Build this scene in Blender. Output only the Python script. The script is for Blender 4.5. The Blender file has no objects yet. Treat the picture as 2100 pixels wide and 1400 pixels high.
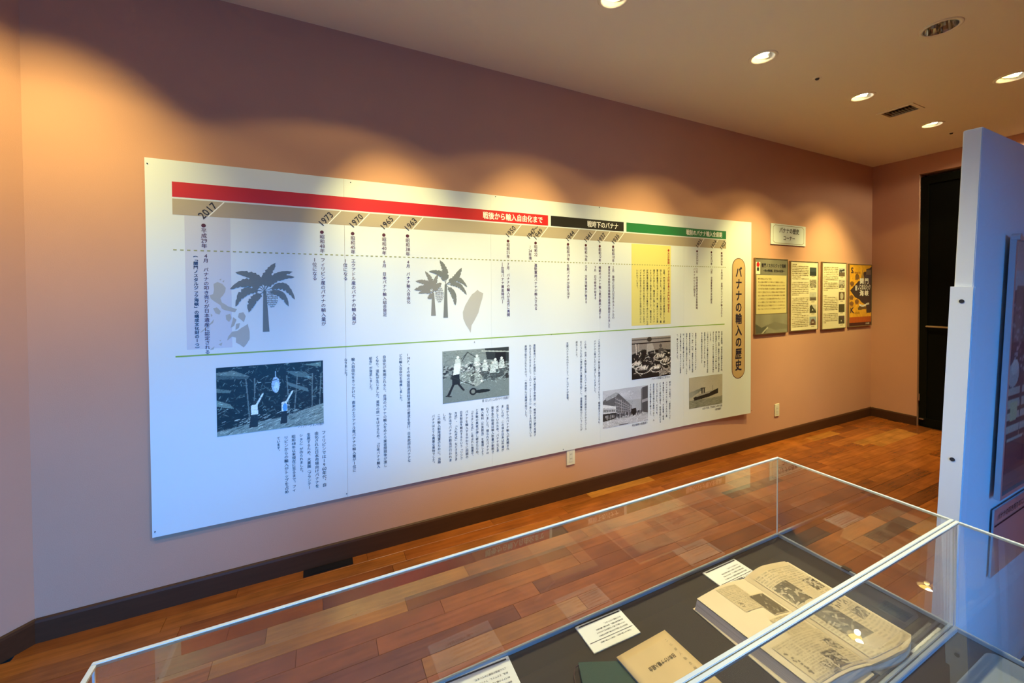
import bpy, bmesh, math, random
import numpy as np
from mathutils import Vector, Matrix
random.seed(7); NP = np.random.RandomState(5)
SC = bpy.context.scene; COL = SC.collection; R = math.radians
H = 2.88                      # ceiling height
EYE = Vector((0, 0, 1.464))

# ------------------------------------------------------------------ camera
YAW, PITCH, ROLL, FPX, CX, CY = .4551, .017, -.0056, 828.3, 1058.99, 612.23
_F = Vector((math.sin(YAW), math.cos(YAW), 0)); _R = Vector((math.cos(YAW), -math.sin(YAW), 0)); _U = Vector((0, 0, 1))
_F2 = _F*math.cos(PITCH) - _U*math.sin(PITCH); _U2 = _U*math.cos(PITCH) + _F*math.sin(PITCH)
_R2 = _R*math.cos(ROLL) + _U2*math.sin(ROLL); _U3 = _U2*math.cos(ROLL) - _R*math.sin(ROLL)
cd = bpy.data.cameras.new('camera'); cam = bpy.data.objects.new('camera', cd); COL.objects.link(cam)
cam.matrix_world = Matrix(((_R2.x, _U3.x, -_F2.x, EYE.x), (_R2.y, _U3.y, -_F2.y, EYE.y), (_R2.z, _U3.z, -_F2.z, EYE.z), (0, 0, 0, 1)))
cd.sensor_width = 36; cd.lens = FPX/2100*36; cd.shift_x = (1050-CX)/2100; cd.shift_y = -(700-CY)/2100
cd.clip_start = .02; cd.clip_end = 100
SC.camera = cam
# ------------------------------------------------------------------ sky and exposure
w = bpy.data.worlds.new('sky'); SC.world = w; w.use_nodes = True
SKYC, SKYS = (.02, .34, 1.0), 18.0      # clear blue sky above the horizon, dull ground below it
nt = w.node_tree; tc = nt.nodes.new('ShaderNodeTexCoord'); sx = nt.nodes.new('ShaderNodeSeparateXYZ'); mr = nt.nodes.new('ShaderNodeMapRange'); mx = nt.nodes.new('ShaderNodeMix'); mx.data_type = 'RGBA'
nt.links.new(tc.outputs['Generated'], sx.inputs[0]); nt.links.new(sx.outputs[2], mr.inputs[0]); mr.inputs[1].default_value = -.03; mr.inputs[2].default_value = .06
nt.links.new(mr.outputs[0], mx.inputs['Factor']); mx.inputs['A'].default_value = tuple(c*.10 for c in SKYC)+(1,); mx.inputs['B'].default_value = (*SKYC, 1)
nt.links.new(mx.outputs['Result'], nt.nodes['Background'].inputs[0]); nt.nodes['Background'].inputs[1].default_value = SKYS
SC.view_settings.view_transform = 'Standard'; SC.view_settings.look = 'None'
SC.view_settings.exposure = 0; SC.view_settings.gamma = 1; SC.view_settings.use_curve_mapping = False
SC.cycles.transparent_max_bounces = 32
SC.cycles.max_bounces = 10
WARM = (1.0, .83, .27); WARM2 = (1.0, .93, .56)   # the wall row is warmer than the lamps further out
ROW2_W = 135
GLOW_W, BEAM_W = 14, 150       # watts of each downlight: wide glow and aimed beam
def lamp(name, kind, loc, energy, color, **kw):
    l = bpy.data.lights.new(name, kind); l.energy = energy; l.color = color
    for k, v in kw.items(): setattr(l, k, v)
    o = bpy.data.objects.new(name, l); o.location = loc; COL.objects.link(o); return o
def aim(o, target):
    o.rotation_euler = (Vector(target) - o.location).to_track_quat('-Z', 'Y').to_euler()
# the sky seen through window_1 in the wall behind the viewer
po = lamp('window_daylight', 'AREA', (-.35, -1.46, 1.15), 1, (1, 1, 1), shape='RECTANGLE', size=3.5, size_y=1.9)
po.rotation_euler = (R(90), 0, 0); po.data.cycles.is_portal = True

# ------------------------------------------------------------------ pixel -> point on a real plane
def ray(x, y): return _F2 + _R2*((x-CX)/FPX) + _U3*((CY-y)/FPX)
def atY(x, y, Y): d = ray(x, y); return EYE + d*(Y/d.y)
def atX(x, y, X): d = ray(x, y); return EYE + d*(X/d.x)
def atZ(x, y, Z): d = ray(x, y); return EYE + d*((Z-EYE.z)/d.z)
def atP(x, y, P, n): d = ray(x, y); return EYE + d*((P-EYE).dot(n)/d.dot(n))

# ------------------------------------------------------------------ materials
def mat(name, col, rough=.6, metal=0, spec=.5, noise=0, nscale=8, bump=0, bscale=200, emit=0, coat=0, stretch=None):
    m = bpy.data.materials.new(name); m.use_nodes = True; nt = m.node_tree; b = nt.nodes['Principled BSDF']
    b.inputs['Base Color'].default_value = (*col, 1); b.inputs['Roughness'].default_value = rough
    b.inputs['Metallic'].default_value = metal; b.inputs['Specular IOR Level'].default_value = spec
    b.inputs['Coat Weight'].default_value = coat; b.inputs['Coat Roughness'].default_value = .12
    if emit: b.inputs['Emission Color'].default_value = (*col, 1); b.inputs['Emission Strength'].default_value = emit
    tc = nt.nodes.new('ShaderNodeTexCoord'); src = tc.outputs['Object']
    if stretch:
        mp = nt.nodes.new('ShaderNodeMapping'); mp.inputs['Scale'].default_value = stretch
        nt.links.new(src, mp.inputs[0]); src = mp.outputs[0]
    if noise:
        n = nt.nodes.new('ShaderNodeTexNoise'); n.inputs['Scale'].default_value = nscale; n.inputs['Detail'].default_value = 5
        nt.links.new(src, n.inputs['Vector'])
        mx = nt.nodes.new('ShaderNodeMix'); mx.data_type = 'RGBA'
        mx.inputs['A'].default_value = (*[c*(1-noise) for c in col], 1); mx.inputs['B'].default_value = (*[min(1, c*(1+noise)) for c in col], 1)
        nt.links.new(n.outputs[0], mx.inputs['Factor']); nt.links.new(mx.outputs['Result'], b.inputs['Base Color'])
    if bump:
        n = nt.nodes.new('ShaderNodeTexNoise'); n.inputs['Scale'].default_value = bscale; n.inputs['Detail'].default_value = 3
        nt.links.new(src, n.inputs['Vector'])
        bp = nt.nodes.new('ShaderNodeBump'); bp.inputs['Strength'].default_value = bump; bp.inputs['Distance'].default_value = .002
        nt.links.new(n.outputs[0], bp.inputs['Height']); nt.links.new(bp.outputs[0], b.inputs['Normal'])
    return m
def wood_mat(name, use_attr):
    m = bpy.data.materials.new(name); m.use_nodes = True; nt = m.node_tree; L = nt.links; b = nt.nodes['Principled BSDF']
    g = nt.nodes.new('ShaderNodeNewGeometry'); oi = nt.nodes.new('ShaderNodeObjectInfo')
    if use_attr:
        at = nt.nodes.new('ShaderNodeAttribute'); at.attribute_name = 'tone'; base = at.outputs['Color']
    else: base = oi.outputs['Color']
    sep = nt.nodes.new('ShaderNodeSeparateColor'); L.new(base, sep.inputs[0])
    av = nt.nodes.new('ShaderNodeVectorMath'); av.operation = 'ADD'
    ml = nt.nodes.new('ShaderNodeVectorMath'); ml.operation = 'MULTIPLY'; ml.inputs[1].default_value = (2.2, 34, 20)
    sc = nt.nodes.new('ShaderNodeVectorMath'); sc.operation = 'SCALE'; sc.inputs['Scale'].default_value = 37
    L.new(base, sc.inputs[0]); L.new(g.outputs['Position'], ml.inputs[0]); L.new(ml.outputs[0], av.inputs[0]); L.new(sc.outputs[0], av.inputs[1])
    n = nt.nodes.new('ShaderNodeTexNoise'); n.inputs['Scale'].default_value = 1.6; n.inputs['Detail'].default_value = 8; n.inputs['Roughness'].default_value = .65
    L.new(av.outputs[0], n.inputs['Vector'])
    n2 = nt.nodes.new('ShaderNodeTexNoise'); n2.inputs['Scale'].default_value = 5; n2.inputs['Detail'].default_value = 3
    av2 = nt.nodes.new('ShaderNodeVectorMath'); av2.operation = 'ADD'; L.new(g.outputs['Position'], av2.inputs[0]); L.new(sc.outputs[0], av2.inputs[1])
    L.new(av2.outputs[0], n2.inputs['Vector'])
    ad = nt.nodes.new('ShaderNodeMath'); ad.operation = 'ADD'; L.new(n.outputs[0], ad.inputs[0]); L.new(n2.outputs[0], ad.inputs[1])
    mr = nt.nodes.new('ShaderNodeMapRange'); mr.inputs['From Min'].default_value = .6; mr.inputs['From Max'].default_value = 1.4
    mr.inputs['To Min'].default_value = .55; mr.inputs['To Max'].default_value = 1.45; L.new(ad.outputs[0], mr.inputs[0])
    hs = nt.nodes.new('ShaderNodeHueSaturation'); L.new(base, hs.inputs['Color']); L.new(mr.outputs[0], hs.inputs['Value'])
    L.new(hs.outputs[0], b.inputs['Base Color'])
    b.inputs['Roughness'].default_value = .26; b.inputs['Specular IOR Level'].default_value = .4
    bp = nt.nodes.new('ShaderNodeBump'); bp.inputs['Strength'].default_value = .12; bp.inputs['Distance'].default_value = .001
    L.new(n.outputs[0], bp.inputs['Height']); L.new(bp.outputs[0], b.inputs['Normal'])
    return m
def glass_mat(name, tint=(.97, .97, .96), haze=.035, ior=1.49, rough=.0):
    m = bpy.data.materials.new(name); m.use_nodes = True; nt = m.node_tree; L = nt.links
    nt.nodes.remove(nt.nodes['Principled BSDF']); out = nt.nodes['Material Output']
    t = nt.nodes.new('ShaderNodeBsdfTransparent'); t.inputs[0].default_value = (*tint, 1)
    g = nt.nodes.new('ShaderNodeBsdfGlossy'); g.inputs['Roughness'].default_value = rough; g.inputs[0].default_value = (1, 1, 1, 1)
    d = nt.nodes.new('ShaderNodeBsdfDiffuse'); d.inputs[0].default_value = (.8, .8, .78, 1)
    n = nt.nodes.new('ShaderNodeTexNoise'); n.inputs['Scale'].default_value = 3; n.inputs['Detail'].default_value = 4
    mr = nt.nodes.new('ShaderNodeMapRange'); mr.inputs['From Min'].default_value = .3; mr.inputs['From Max'].default_value = .7
    mr.inputs['To Min'].default_value = haze*.6; mr.inputs['To Max'].default_value = haze*1.4
    fr = nt.nodes.new('ShaderNodeFresnel'); fr.inputs['IOR'].default_value = ior
    a = nt.nodes.new('ShaderNodeMixShader'); c = nt.nodes.new('ShaderNodeMixShader')
    L.new(n.outputs[0], mr.inputs[0]); L.new(mr.outputs[0], a.inputs[0]); L.new(t.outputs[0], a.inputs[1]); L.new(d.outputs[0], a.inputs[2])
    L.new(fr.outputs[0], c.inputs[0]); L.new(a.outputs[0], c.inputs[1]); L.new(g.outputs[0], c.inputs[2])
    L.new(c.outputs[0], out.inputs[0]); return m
def paint_mat(name='printed picture', rough=.45):
    m = bpy.data.materials.new(name); m.use_nodes = True; nt = m.node_tree; b = nt.nodes['Principled BSDF']
    at = nt.nodes.new('ShaderNodeAttribute'); at.attribute_name = 'ink'
    nt.links.new(at.outputs['Color'], b.inputs['Base Color']); b.inputs['Roughness'].default_value = rough
    return m
M = dict(
    wall=mat('salmon wallpaper', (.54, .288, .205), .85, spec=.25, noise=.05, nscale=3, bump=.25, bscale=260),
    ceil=mat('cream ceiling paint', (.86, .78, .62), .9, spec=.2, bump=.15, bscale=180),
    base=mat('dark brown baseboard', (.060, .022, .010), .5, spec=.2, noise=.25, nscale=6, stretch=(1, 10, 10)),
    slab=mat('floor slab', (.05, .03, .02), .9),
    wood=wood_mat('lacquered plank', False), woodall=wood_mat('lacquered planks beyond', True),
    board=mat('white laminated board', (.68, .74, .80), .32, spec=.35),
    foam=mat('board edge', (.62, .62, .64), .6),
    ink=mat('near black ink', (.014, .011, .022), .5), navy=mat('dark navy ink', (.012, .012, .045), .5),
    maroon=mat('maroon ink', (.075, .006, .018), .5), redink=mat('red ink', (.42, .02, .01), .5),
    white=mat('white ink', (.85, .84, .82), .45), red=mat('red band print', (.52, .012, .018), .4),
    black=mat('black band print', (.012, .010, .009), .4), green=mat('green band print', (.012, .17, .05), .4),
    tan=mat('tan band print', (.40, .335, .255), .45), pill=mat('tan title pill print', (.52, .36, .19), .45),
    grey=mat('grey silhouette print', (.16, .175, .175), .5), pale=mat('pale grey silhouette print', (.42, .42, .41), .5),
    leafg=mat('faded silhouette print', (.22, .22, .21), .5),
    tint=mat('faint lilac print', (.56, .585, .70), .4), yellow=mat('yellow note print', (.74, .66, .22), .5),
    dot=mat('olive dotted line', (.30, .32, .12), .5), lime=mat('lime line', (.25, .42, .06), .5),
    trimw=mat('white painted metal', (.62, .60, .56), .4), chrome=mat('polished reflector', (.72, .68, .62), .12, metal=1),
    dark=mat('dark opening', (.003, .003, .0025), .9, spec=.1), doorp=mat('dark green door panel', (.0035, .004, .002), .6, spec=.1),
    steel=mat('brushed steel', (.45, .42, .38), .3, metal=1), ventm=mat('grille enamel', (.34, .24, .14), .5),
    plate=mat('cream plastic plate', (.70, .66, .56), .4), slot=mat('slot', (.03, .03, .03), .6),
    glass=glass_mat('clear acrylic', haze=.012, ior=1.6), rim=mat('frosted acrylic edge', (.60, .64, .63), .25, spec=.6),
    rail=mat('blue grey deck trim', (.34, .38, .42), .35, metal=.3),
    deck=mat('brown display board', (.030, .022, .018), .8, noise=.08, nscale=20),
    cab=mat('cabinet laminate', (.60, .58, .55), .45), part=mat('white partition panel', (.72, .74, .78), .5, bump=.15, bscale=30),
    sleeve=mat('white casing', (.74, .76, .80), .35),
    paper=mat('aged paper', (.74, .60, .40), .8, noise=.10, nscale=9), paper2=mat('page edges', (.46, .37, .31), .85, noise=.55, nscale=6, stretch=(.6, .6, 90)),
    news=mat('newsprint', (.62, .48, .29), .85, noise=.14, nscale=30), sep=mat('sepia ink', (.10, .07, .035), .7), sepl=mat('sepia text', (.26, .19, .10), .8),
    tanb=mat('tan booklet cover', (.60, .43, .22), .7, noise=.15, nscale=12), greenb=mat('dark green cloth cover', (.008, .045, .036), .6, bump=.3, bscale=500),
    card=mat('white card', (.85, .86, .88), .3), cardedge=mat('card edge', (.75, .76, .78), .3),
    ftrim=mat('poster frame', (.30, .24, .15), .35, metal=.6), pics=paint_mat(), cover=mat('grey cover', (.14, .14, .14), .6),
    alu=mat('satin aluminium frame', (.55, .60, .66), .3, metal=.7), strap=mat('brown elastic', (.07, .03, .02), .6),
    lampw=mat('lamp glow', (1.0, .72, .16), .5, emit=6), lamph=mat('lamp filament glow', (1.0, .93, .75), .5, emit=24),
    latch=mat('dark metal latch', (.05, .045, .04), .4, metal=.8), reflection_prop=mat('pale grey reflection sheet', (.17, .19, .20), .5),  # the pale grey imitates a reflection, on a sheet added in the near case
    sheen=mat('dark steel floor plate', (.10, .09, .10), .18, metal=.9), wframe=mat('window frame', (.5, .5, .5), .4),
    pglass=glass_mat('picture glass', haze=.01, ior=1.18), wglass=glass_mat('window glass', haze=.0), stop=mat('sleeve screw', (.02, .02, .03), .5))

# ------------------------------------------------------------------ mesh helpers
def link(name, me, m, parent=None, loc=(0, 0, 0)):
    o = bpy.data.objects.new(name, me); COL.objects.link(o); o.location = loc
    if m is not None:
        if isinstance(m, (list, tuple)):
            for k in m: me.materials.append(k)
        else: me.materials.append(m)
    if parent is not None: o.parent = parent
    return o
def mesh(name, vs, fs, m, parent=None, loc=(0, 0, 0), mi=None):
    me = bpy.data.meshes.new(name); me.from_pydata([tuple(v) for v in vs], [], fs); me.update()
    o = link(name, me, m, parent, loc)
    if mi: me.polygons.foreach_set('material_index', mi)
    return o
def tag(o, label, cat, group=None, kind=None):
    if label: o['label'] = label
    if cat: o['category'] = cat
    if group: o['group'] = group
    if kind: o['kind'] = kind
    return o
def empty(name, loc, label, cat, group=None, rz=0):
    o = bpy.data.objects.new(name, None); COL.objects.link(o); o.location = loc; o.rotation_euler = (0, 0, rz)
    o.empty_display_size = .05
    return tag(o, label, cat, group)
BOXF = [(0, 3, 2, 1), (4, 5, 6, 7), (0, 1, 5, 4), (1, 2, 6, 5), (2, 3, 7, 6), (3, 0, 4, 7)]
def box(name, a, b, m, parent=None, bev=0):
    x0, y0, z0 = a; x1, y1, z1 = b
    if not bev:
        vs = [(x0, y0, z0), (x1, y0, z0), (x1, y1, z0), (x0, y1, z0), (x0, y0, z1), (x1, y0, z1), (x1, y1, z1), (x0, y1, z1)]
        return mesh(name, vs, BOXF, m, parent)
    bm = bmesh.new(); bmesh.ops.create_cube(bm, size=1)
    for v in bm.verts: v.co = Vector(((x0+x1)/2 + v.co.x*(x1-x0), (y0+y1)/2 + v.co.y*(y1-y0), (z0+z1)/2 + v.co.z*(z1-z0)))
    bmesh.ops.bevel(bm, geom=bm.edges[:], offset=bev, segments=2, affect='EDGES')
    me = bpy.data.meshes.new(name); bm.to_mesh(me); bm.free(); return link(name, me, m, parent)
def bmobj(name, bm, m, parent=None, loc=(0, 0, 0), smooth=False):
    me = bpy.data.meshes.new(name); bm.to_mesh(me); bm.free()
    if smooth:
        for p in me.polygons: p.use_smooth = True
    return link(name, me, m, parent, loc)
def add_box(bm, a, b):
    r = bmesh.ops.create_cube(bm, size=1)
    for v in r['verts']: v.co = Vector(((a[0]+b[0])/2 + v.co.x*(b[0]-a[0]), (a[1]+b[1])/2 + v.co.y*(b[1]-a[1]), (a[2]+b[2])/2 + v.co.z*(b[2]-a[2])))
def lathe(bm, prof, n=32, mtx=None, closed=False):
    rings = []
    for r, z in prof:
        ring = []
        for i in range(n):
            a = 2*math.pi*i/n; c = Vector((r*math.cos(a), r*math.sin(a), z))
            ring.append(bm.verts.new(mtx @ c if mtx else c))
        rings.append(ring)
    k = len(rings)
    for j in range(k if closed else k-1):
        p, q = rings[j], rings[(j+1) % k]
        for i in range(n): bm.faces.new((p[i], p[(i+1) % n], q[(i+1) % n], q[i]))
    return rings

# ------------------------------------------------------------------ lettering: one flat glyph mesh per character
_G = {}
def glyph(ch):
    k = ch
    if k in _G: return _G[k]
    c = bpy.data.curves.new('g', 'FONT'); c.body = ch; c.size = 1; c.resolution_u = 2
    o = bpy.data.objects.new('g', c); COL.objects.link(o)
    me = bpy.data.meshes.new_from_object(o.evaluated_get(bpy.context.evaluated_depsgraph_get()))
    V = np.array([v.co[:2] for v in me.vertices]).reshape(-1, 2); Fs = [tuple(p.vertices) for p in me.polygons]
    bpy.data.objects.remove(o); bpy.data.curves.remove(c); bpy.data.meshes.remove(me)
    _G[k] = (V, Fs); return _G[k]
LAT = set('0123456789SKIMFhmceniotuskr abdlghpy&')
ROT = set('ー（）「」〜―')
def split_cells(txt):
    cells = []; i = 0
    while i < len(txt):
        j = i
        while j < len(txt) and txt[j] in '0123456789': j += 1
        if j-i == 2: cells.append(txt[i:j]); i = j
        else: cells.append(txt[i]); i += 1
    return cells
def ncell(txt): return len(split_cells(txt))
class Ink:
    """collects glyphs and shapes in a flat (u right, v up) frame; build() maps them into the scene"""
    def __init__(s): s.V = []; s.F = []; s.D = []; s.n = 0
    def add(s, V, F, depth=0):
        V = np.asarray(V, float); s.V.append(V); s.D.append(np.full(len(V), float(depth))); s.F += [tuple(i+s.n for i in f) for f in F]; s.n += len(V)
    def put(s, V, F, size, at_, bold):
        """a heavier weight is made of shifted copies, each a hair in front of the last"""
        V = V*size + np.asarray(at_)
        if not bold: s.add(V, F); return
        for k, (a, b) in enumerate(((1, .5), (-1, -.5)) if bold < .012 else ((1, 1), (-1, 1), (1, -1), (-1, -1))): s.add(V + (a*bold*size[0], b*bold*size[1]), F, k+1)
    def rect(s, u0, v0, u1, v1): s.add([(u0, v0), (u1, v0), (u1, v1), (u0, v1)], [(0, 1, 2, 3)])
    def poly(s, pts):
        """ear clipping of a simple outline"""
        n = len(pts); A = sum(pts[i][0]*pts[(i+1) % n][1]-pts[(i+1) % n][0]*pts[i][1] for i in range(n)); P = list(pts) if A > 0 else list(pts)[::-1]
        idx = list(range(n)); fs = []; guard = 0
        def inside(q, a, b, c):
            return all((y[0]-x[0])*(q[1]-x[1])-(y[1]-x[1])*(q[0]-x[0]) >= 0 for x, y in ((a, b), (b, c), (c, a)))
        while len(idx) > 3 and guard < 999:
            guard += 1
            for k in range(len(idx)):
                i0, i1, i2 = idx[k-1], idx[k], idx[(k+1) % len(idx)]
                if _area(P, (i0, i1, i2)) <= 0: continue
                if any(inside(P[m], P[i0], P[i1], P[i2]) for m in idx if m not in (i0, i1, i2)): continue
                fs.append((i0, i1, i2)); idx.pop(k); break
            else: break
        if len(idx) == 3: fs.append(tuple(idx))
        s.add(P, fs)
    def disc(s, u, v, ru, rv=None, n=18):
        rv = rv or ru; s.add([(u+ru*math.cos(2*math.pi*i/n), v+rv*math.sin(2*math.pi*i/n)) for i in range(n)], [tuple(range(n))])
    def line(s, a, b, w_):
        a = np.array(a, float); b = np.array(b, float); d = b-a; L = np.hypot(*d)
        if L < 1e-9: return
        nrm = np.array([-d[1], d[0]])/L*w_/2; s.add([a-nrm, b-nrm, b+nrm, a+nrm], [(0, 1, 2, 3)])
    def cell(s, ch, u, v, em, bold, vert, sx=1):
        """char centred in the em square whose centre is (u, v)"""
        if ch in ' \u3000': return
        if len(ch) == 2:                                  # two digits side by side in one cell
            for i, c in enumerate(ch):
                V, F = glyph(c); s.put(V - (.25, .345), F, (em*1.02*sx, em*1.12), (u+(-.27+.54*i)*em*sx, v), bold)
            return
        V, F = glyph(ch)
        if ch in LAT or ord(ch) < 128: V = (V - (.25, .345))*1.12
        else: V = V - (.5, .38)
        if vert and ch in ROT: V = np.stack([V[:, 1], -V[:, 0]], 1)
        if vert and ch in '、。': V = V + (.55, .55)
        s.put(V, F, (em*sx, em), (u, v), bold)
    def column(s, txt, u, v0, v1, bold=0, em=None, w_=.98):
        cells = split_cells(txt); pitch = (v0-v1)/len(cells); e = em or pitch*.98
        for k, c in enumerate(cells): s.cell(c, u, v0-pitch*(k+.5), e, bold, True, w_)
    def row(s, txt, u0, u1, v, bold=0, em=None, sx=None):
        wd = [(.58 if ord(c) < 128 else 1.0) for c in txt]; T = sum(wd); p = (u1-u0)/T; e = em or p; x = u0
        for c, k in zip(txt, wd): s.cell(c, x+p*k/2, v, e, bold, False, (sx or p/e)); x += p*k
    def build(s, name, m, fn, parent, nrm=(0, -1, 0)):
        V = np.concatenate(s.V) if s.V else np.zeros((0, 2)); D = np.concatenate(s.D)*.00006 if s.V else []
        return mesh(name, [(p[0]+nrm[0]*d, p[1]+nrm[1]*d, p[2]+nrm[2]*d) for p, d in ((fn(float(a), float(b)), d) for (a, b), d in zip(V, D))], s.F, m, parent)
def _area(p, f):
    a, b, c = (p[i] for i in f); return (b[0]-a[0])*(c[1]-a[1]) - (c[0]-a[0])*(b[1]-a[1])

# ------------------------------------------------------------------ painted prints: small rasters turned into coloured grids
class Ras:
    def __init__(s, w_, h_, bg):
        s.w, s.h = w_, h_; s.a = np.empty((h_, w_, 3)); s.a[:] = bg
        s.X, s.Y = np.meshgrid((np.arange(w_)+.5)/w_, (np.arange(h_)+.5)/h_)   # y down, 0..1
    def blend(s, mask, c, k=1): s.a[mask] = s.a[mask]*(1-k) + np.array(c)*k
    def rect(s, x0, y0, x1, y1, c, k=1): s.blend((s.X >= x0) & (s.X < x1) & (s.Y >= y0) & (s.Y < y1), c, k)
    def ell(s, x, y, rx, ry, c, k=1, rot=0):
        dx, dy = s.X-x, s.Y-y; ca, sa = math.cos(rot), math.sin(rot)
        s.blend(((dx*ca+dy*sa)/rx)**2 + ((-dx*sa+dy*ca)/ry)**2 < 1, c, k)
    def line(s, x0, y0, x1, y1, w_, c, k=1, taper=False):
        d = np.array([x1-x0, y1-y0]); L2 = (d**2).sum()+1e-9; t = np.clip(((s.X-x0)*d[0]+(s.Y-y0)*d[1])/L2, 0, 1)
        ww = w_*(np.sin(np.pi*np.clip(t*.96+.02, 0, 1)) if taper else 1)
        s.blend(np.hypot(s.X-x0-t*d[0], s.Y-y0-t*d[1]) < ww, c, k)
    def poly(s, pts, c, k=1):
        ins = np.zeros(s.X.shape, bool); n = len(pts)
        for i in range(n):
            x0, y0 = pts[i]; x1, y1 = pts[(i+1) % n]
            if y0 == y1: continue
            cr = ((y0 > s.Y) != (y1 > s.Y)) & (s.X < (x1-x0)*(s.Y-y0)/(y1-y0)+x0); ins ^= cr
        s.blend(ins, c, k)
    def speckle(s, n, x0, y0, x1, y1, L=.04, wd=.005, k=.5, seed=1, slope=0):
        rg = random.Random(seed)
        for _ in range(n):
            x, y = rg.uniform(x0, x1), rg.uniform(y0, y1); a = slope+rg.uniform(-.9, .9); l = L*rg.uniform(.3, 1)
            i, j = min(s.h-1, int(y*s.h)), min(s.w-1, int(x*s.w)); c = s.a[j*0+i, j]; g = c*rg.choice([.15, .3, 1.8, 2.6])+.004
            s.line(x, y, x+l*math.cos(a), y+l*math.sin(a), wd*rg.uniform(.4, 1.2), g, k, True)
    def contrast(s, g, mid=.16): s.a = np.clip(mid*(s.a/mid)**g, 0, 1)
    def noise(s, amp, cells=0):
        if cells:
            g = NP.rand(cells+2, cells+2); yi = s.Y*cells; xi = s.X*cells; a = yi.astype(int); b = xi.astype(int); fy = yi-a; fx = xi-b
            n = g[a, b]*(1-fy)*(1-fx)+g[a+1, b]*fy*(1-fx)+g[a, b+1]*(1-fy)*fx+g[a+1, b+1]*fy*fx
        else: n = NP.rand(s.h, s.w)
        s.a *= (1+amp*(n-.5)*2)[..., None]
    def build(s, name, fn, parent, m=None):
        """fn(u, v) with u, v in 0..1 (v up)"""
        w_, h_ = s.w, s.h; a = np.clip(s.a, 0, 1)
        vs = [fn(i/(w_-1), 1-j/(h_-1)) for j in range(h_) for i in range(w_)]
        idx = np.arange(w_*h_).reshape(h_, w_)
        q = np.stack([idx[1:, :-1], idx[1:, 1:], idx[:-1, 1:], idx[:-1, :-1]], -1).reshape(-1, 4)
        me = bpy.data.meshes.new(name); me.from_pydata(vs, [], q.tolist()); me.update()
        ca = me.color_attributes.new('ink', 'FLOAT_COLOR', 'POINT')
        ca.data.foreach_set('color', np.concatenate([a.reshape(-1, 3), np.ones((w_*h_, 1))], 1).ravel())
        return link(name, me, m or M['pics'], parent)

# ================================================================== THE ROOM
WY = 2.40; RX = 5.766; LX = -2.9; FY = -1.5; C0 = -1.09      # back wall, right wall, left wall, front wall, corner
C1 = (LX, WY-(C0-LX))                                         # where the 45 degree wall meets the left wall
T = .14
def struct(o): o['kind'] = 'structure'; return o
fl = struct(box('floor', (LX-.2, FY-.2, -.12), (RX+2.2, WY+.2, -.016), M['slab']))
struct(box('wall_back', (C0-.1, WY, 0), (RX+T, WY+T, H), M['wall']))
# angled wall
d = Vector((C1[0]-C0, C1[1]-WY, 0)); nrm = Vector((-.7071, .7071, 0))*T
a0 = Vector((C0, WY, 0)); a1 = Vector((C1[0], C1[1], 0))
def prism(name, pts, z0, z1, m, parent=None):
    n = len(pts); vs = [(p[0], p[1], z0) for p in pts] + [(p[0], p[1], z1) for p in pts]
    fs = [tuple(range(n))[::-1], tuple(range(n, 2*n))] + [(i, (i+1) % n, n+(i+1) % n, n+i) for i in range(n)]
    return mesh(name, vs, fs, m, parent)
struct(prism('wall_corner', [a0, a0+nrm, a1+nrm, a1], 0, H, M['wall']))
struct(box('wall_left', (LX-T, FY-T, 0), (LX, C1[1]+.05, H), M['wall']))
# right wall with a tall opening
OY0, OY1, OZ = .35, 1.995, 2.692
bm = bmesh.new()
add_box(bm, (RX, OY1, 0), (RX+T, WY, H)); add_box(bm, (RX, OY0, OZ), (RX+T, OY1, H)); add_box(bm, (RX, FY-T, 0), (RX+T, OY0, H))
struct(bmobj('wall_right', bm, M['wall']))
# front wall with the window
WX0, WX1, WZ0, WZ1 = -2.1, 1.4, .20, 2.1
bm = bmesh.new()
add_box(bm, (LX-T, FY-T, 0), (WX0, FY, H)); add_box(bm, (WX1, FY-T, 0), (RX+T, FY, H))
add_box(bm, (WX0, FY-T, 0), (WX1, FY, WZ0)); add_box(bm, (WX0, FY-T, WZ1), (WX1, FY, H))
struct(bmobj('wall_front', bm, M['wall']))
wn = bpy.data.objects.new('window_1', None); COL.objects.link(wn); wn.location = (-.35, FY-.07, WZ0); struct(wn)
bm = bmesh.new()
for a, b in (((-1.75, -.03, 0), (1.75, .03, .05)), ((-1.75, -.03, 1.85), (1.75, .03, 1.9)), ((-1.75, -.03, .05), (-1.70, .03, 1.85)), ((1.70, -.03, .05), (1.75, .03, 1.85)), ((-.02, -.03, .05), (.02, .03, 1.85))): add_box(bm, a, b)
bmobj('window_frame', bm, M['wframe'], wn)
for k, (x0, x1) in enumerate(((-1.70, -.02), (.02, 1.70))): mesh('pane', [(x0, 0, .05), (x1, 0, .05), (x1, 0, 1.85), (x0, 0, 1.85)], [(0, 1, 2, 3)], M['wglass'], wn)
# dark room beyond the opening
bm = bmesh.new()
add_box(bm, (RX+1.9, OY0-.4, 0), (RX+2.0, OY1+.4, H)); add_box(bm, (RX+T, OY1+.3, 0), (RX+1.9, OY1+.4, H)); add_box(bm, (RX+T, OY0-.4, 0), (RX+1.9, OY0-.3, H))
struct(bmobj('wall_beyond', bm, M['dark']))
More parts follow.
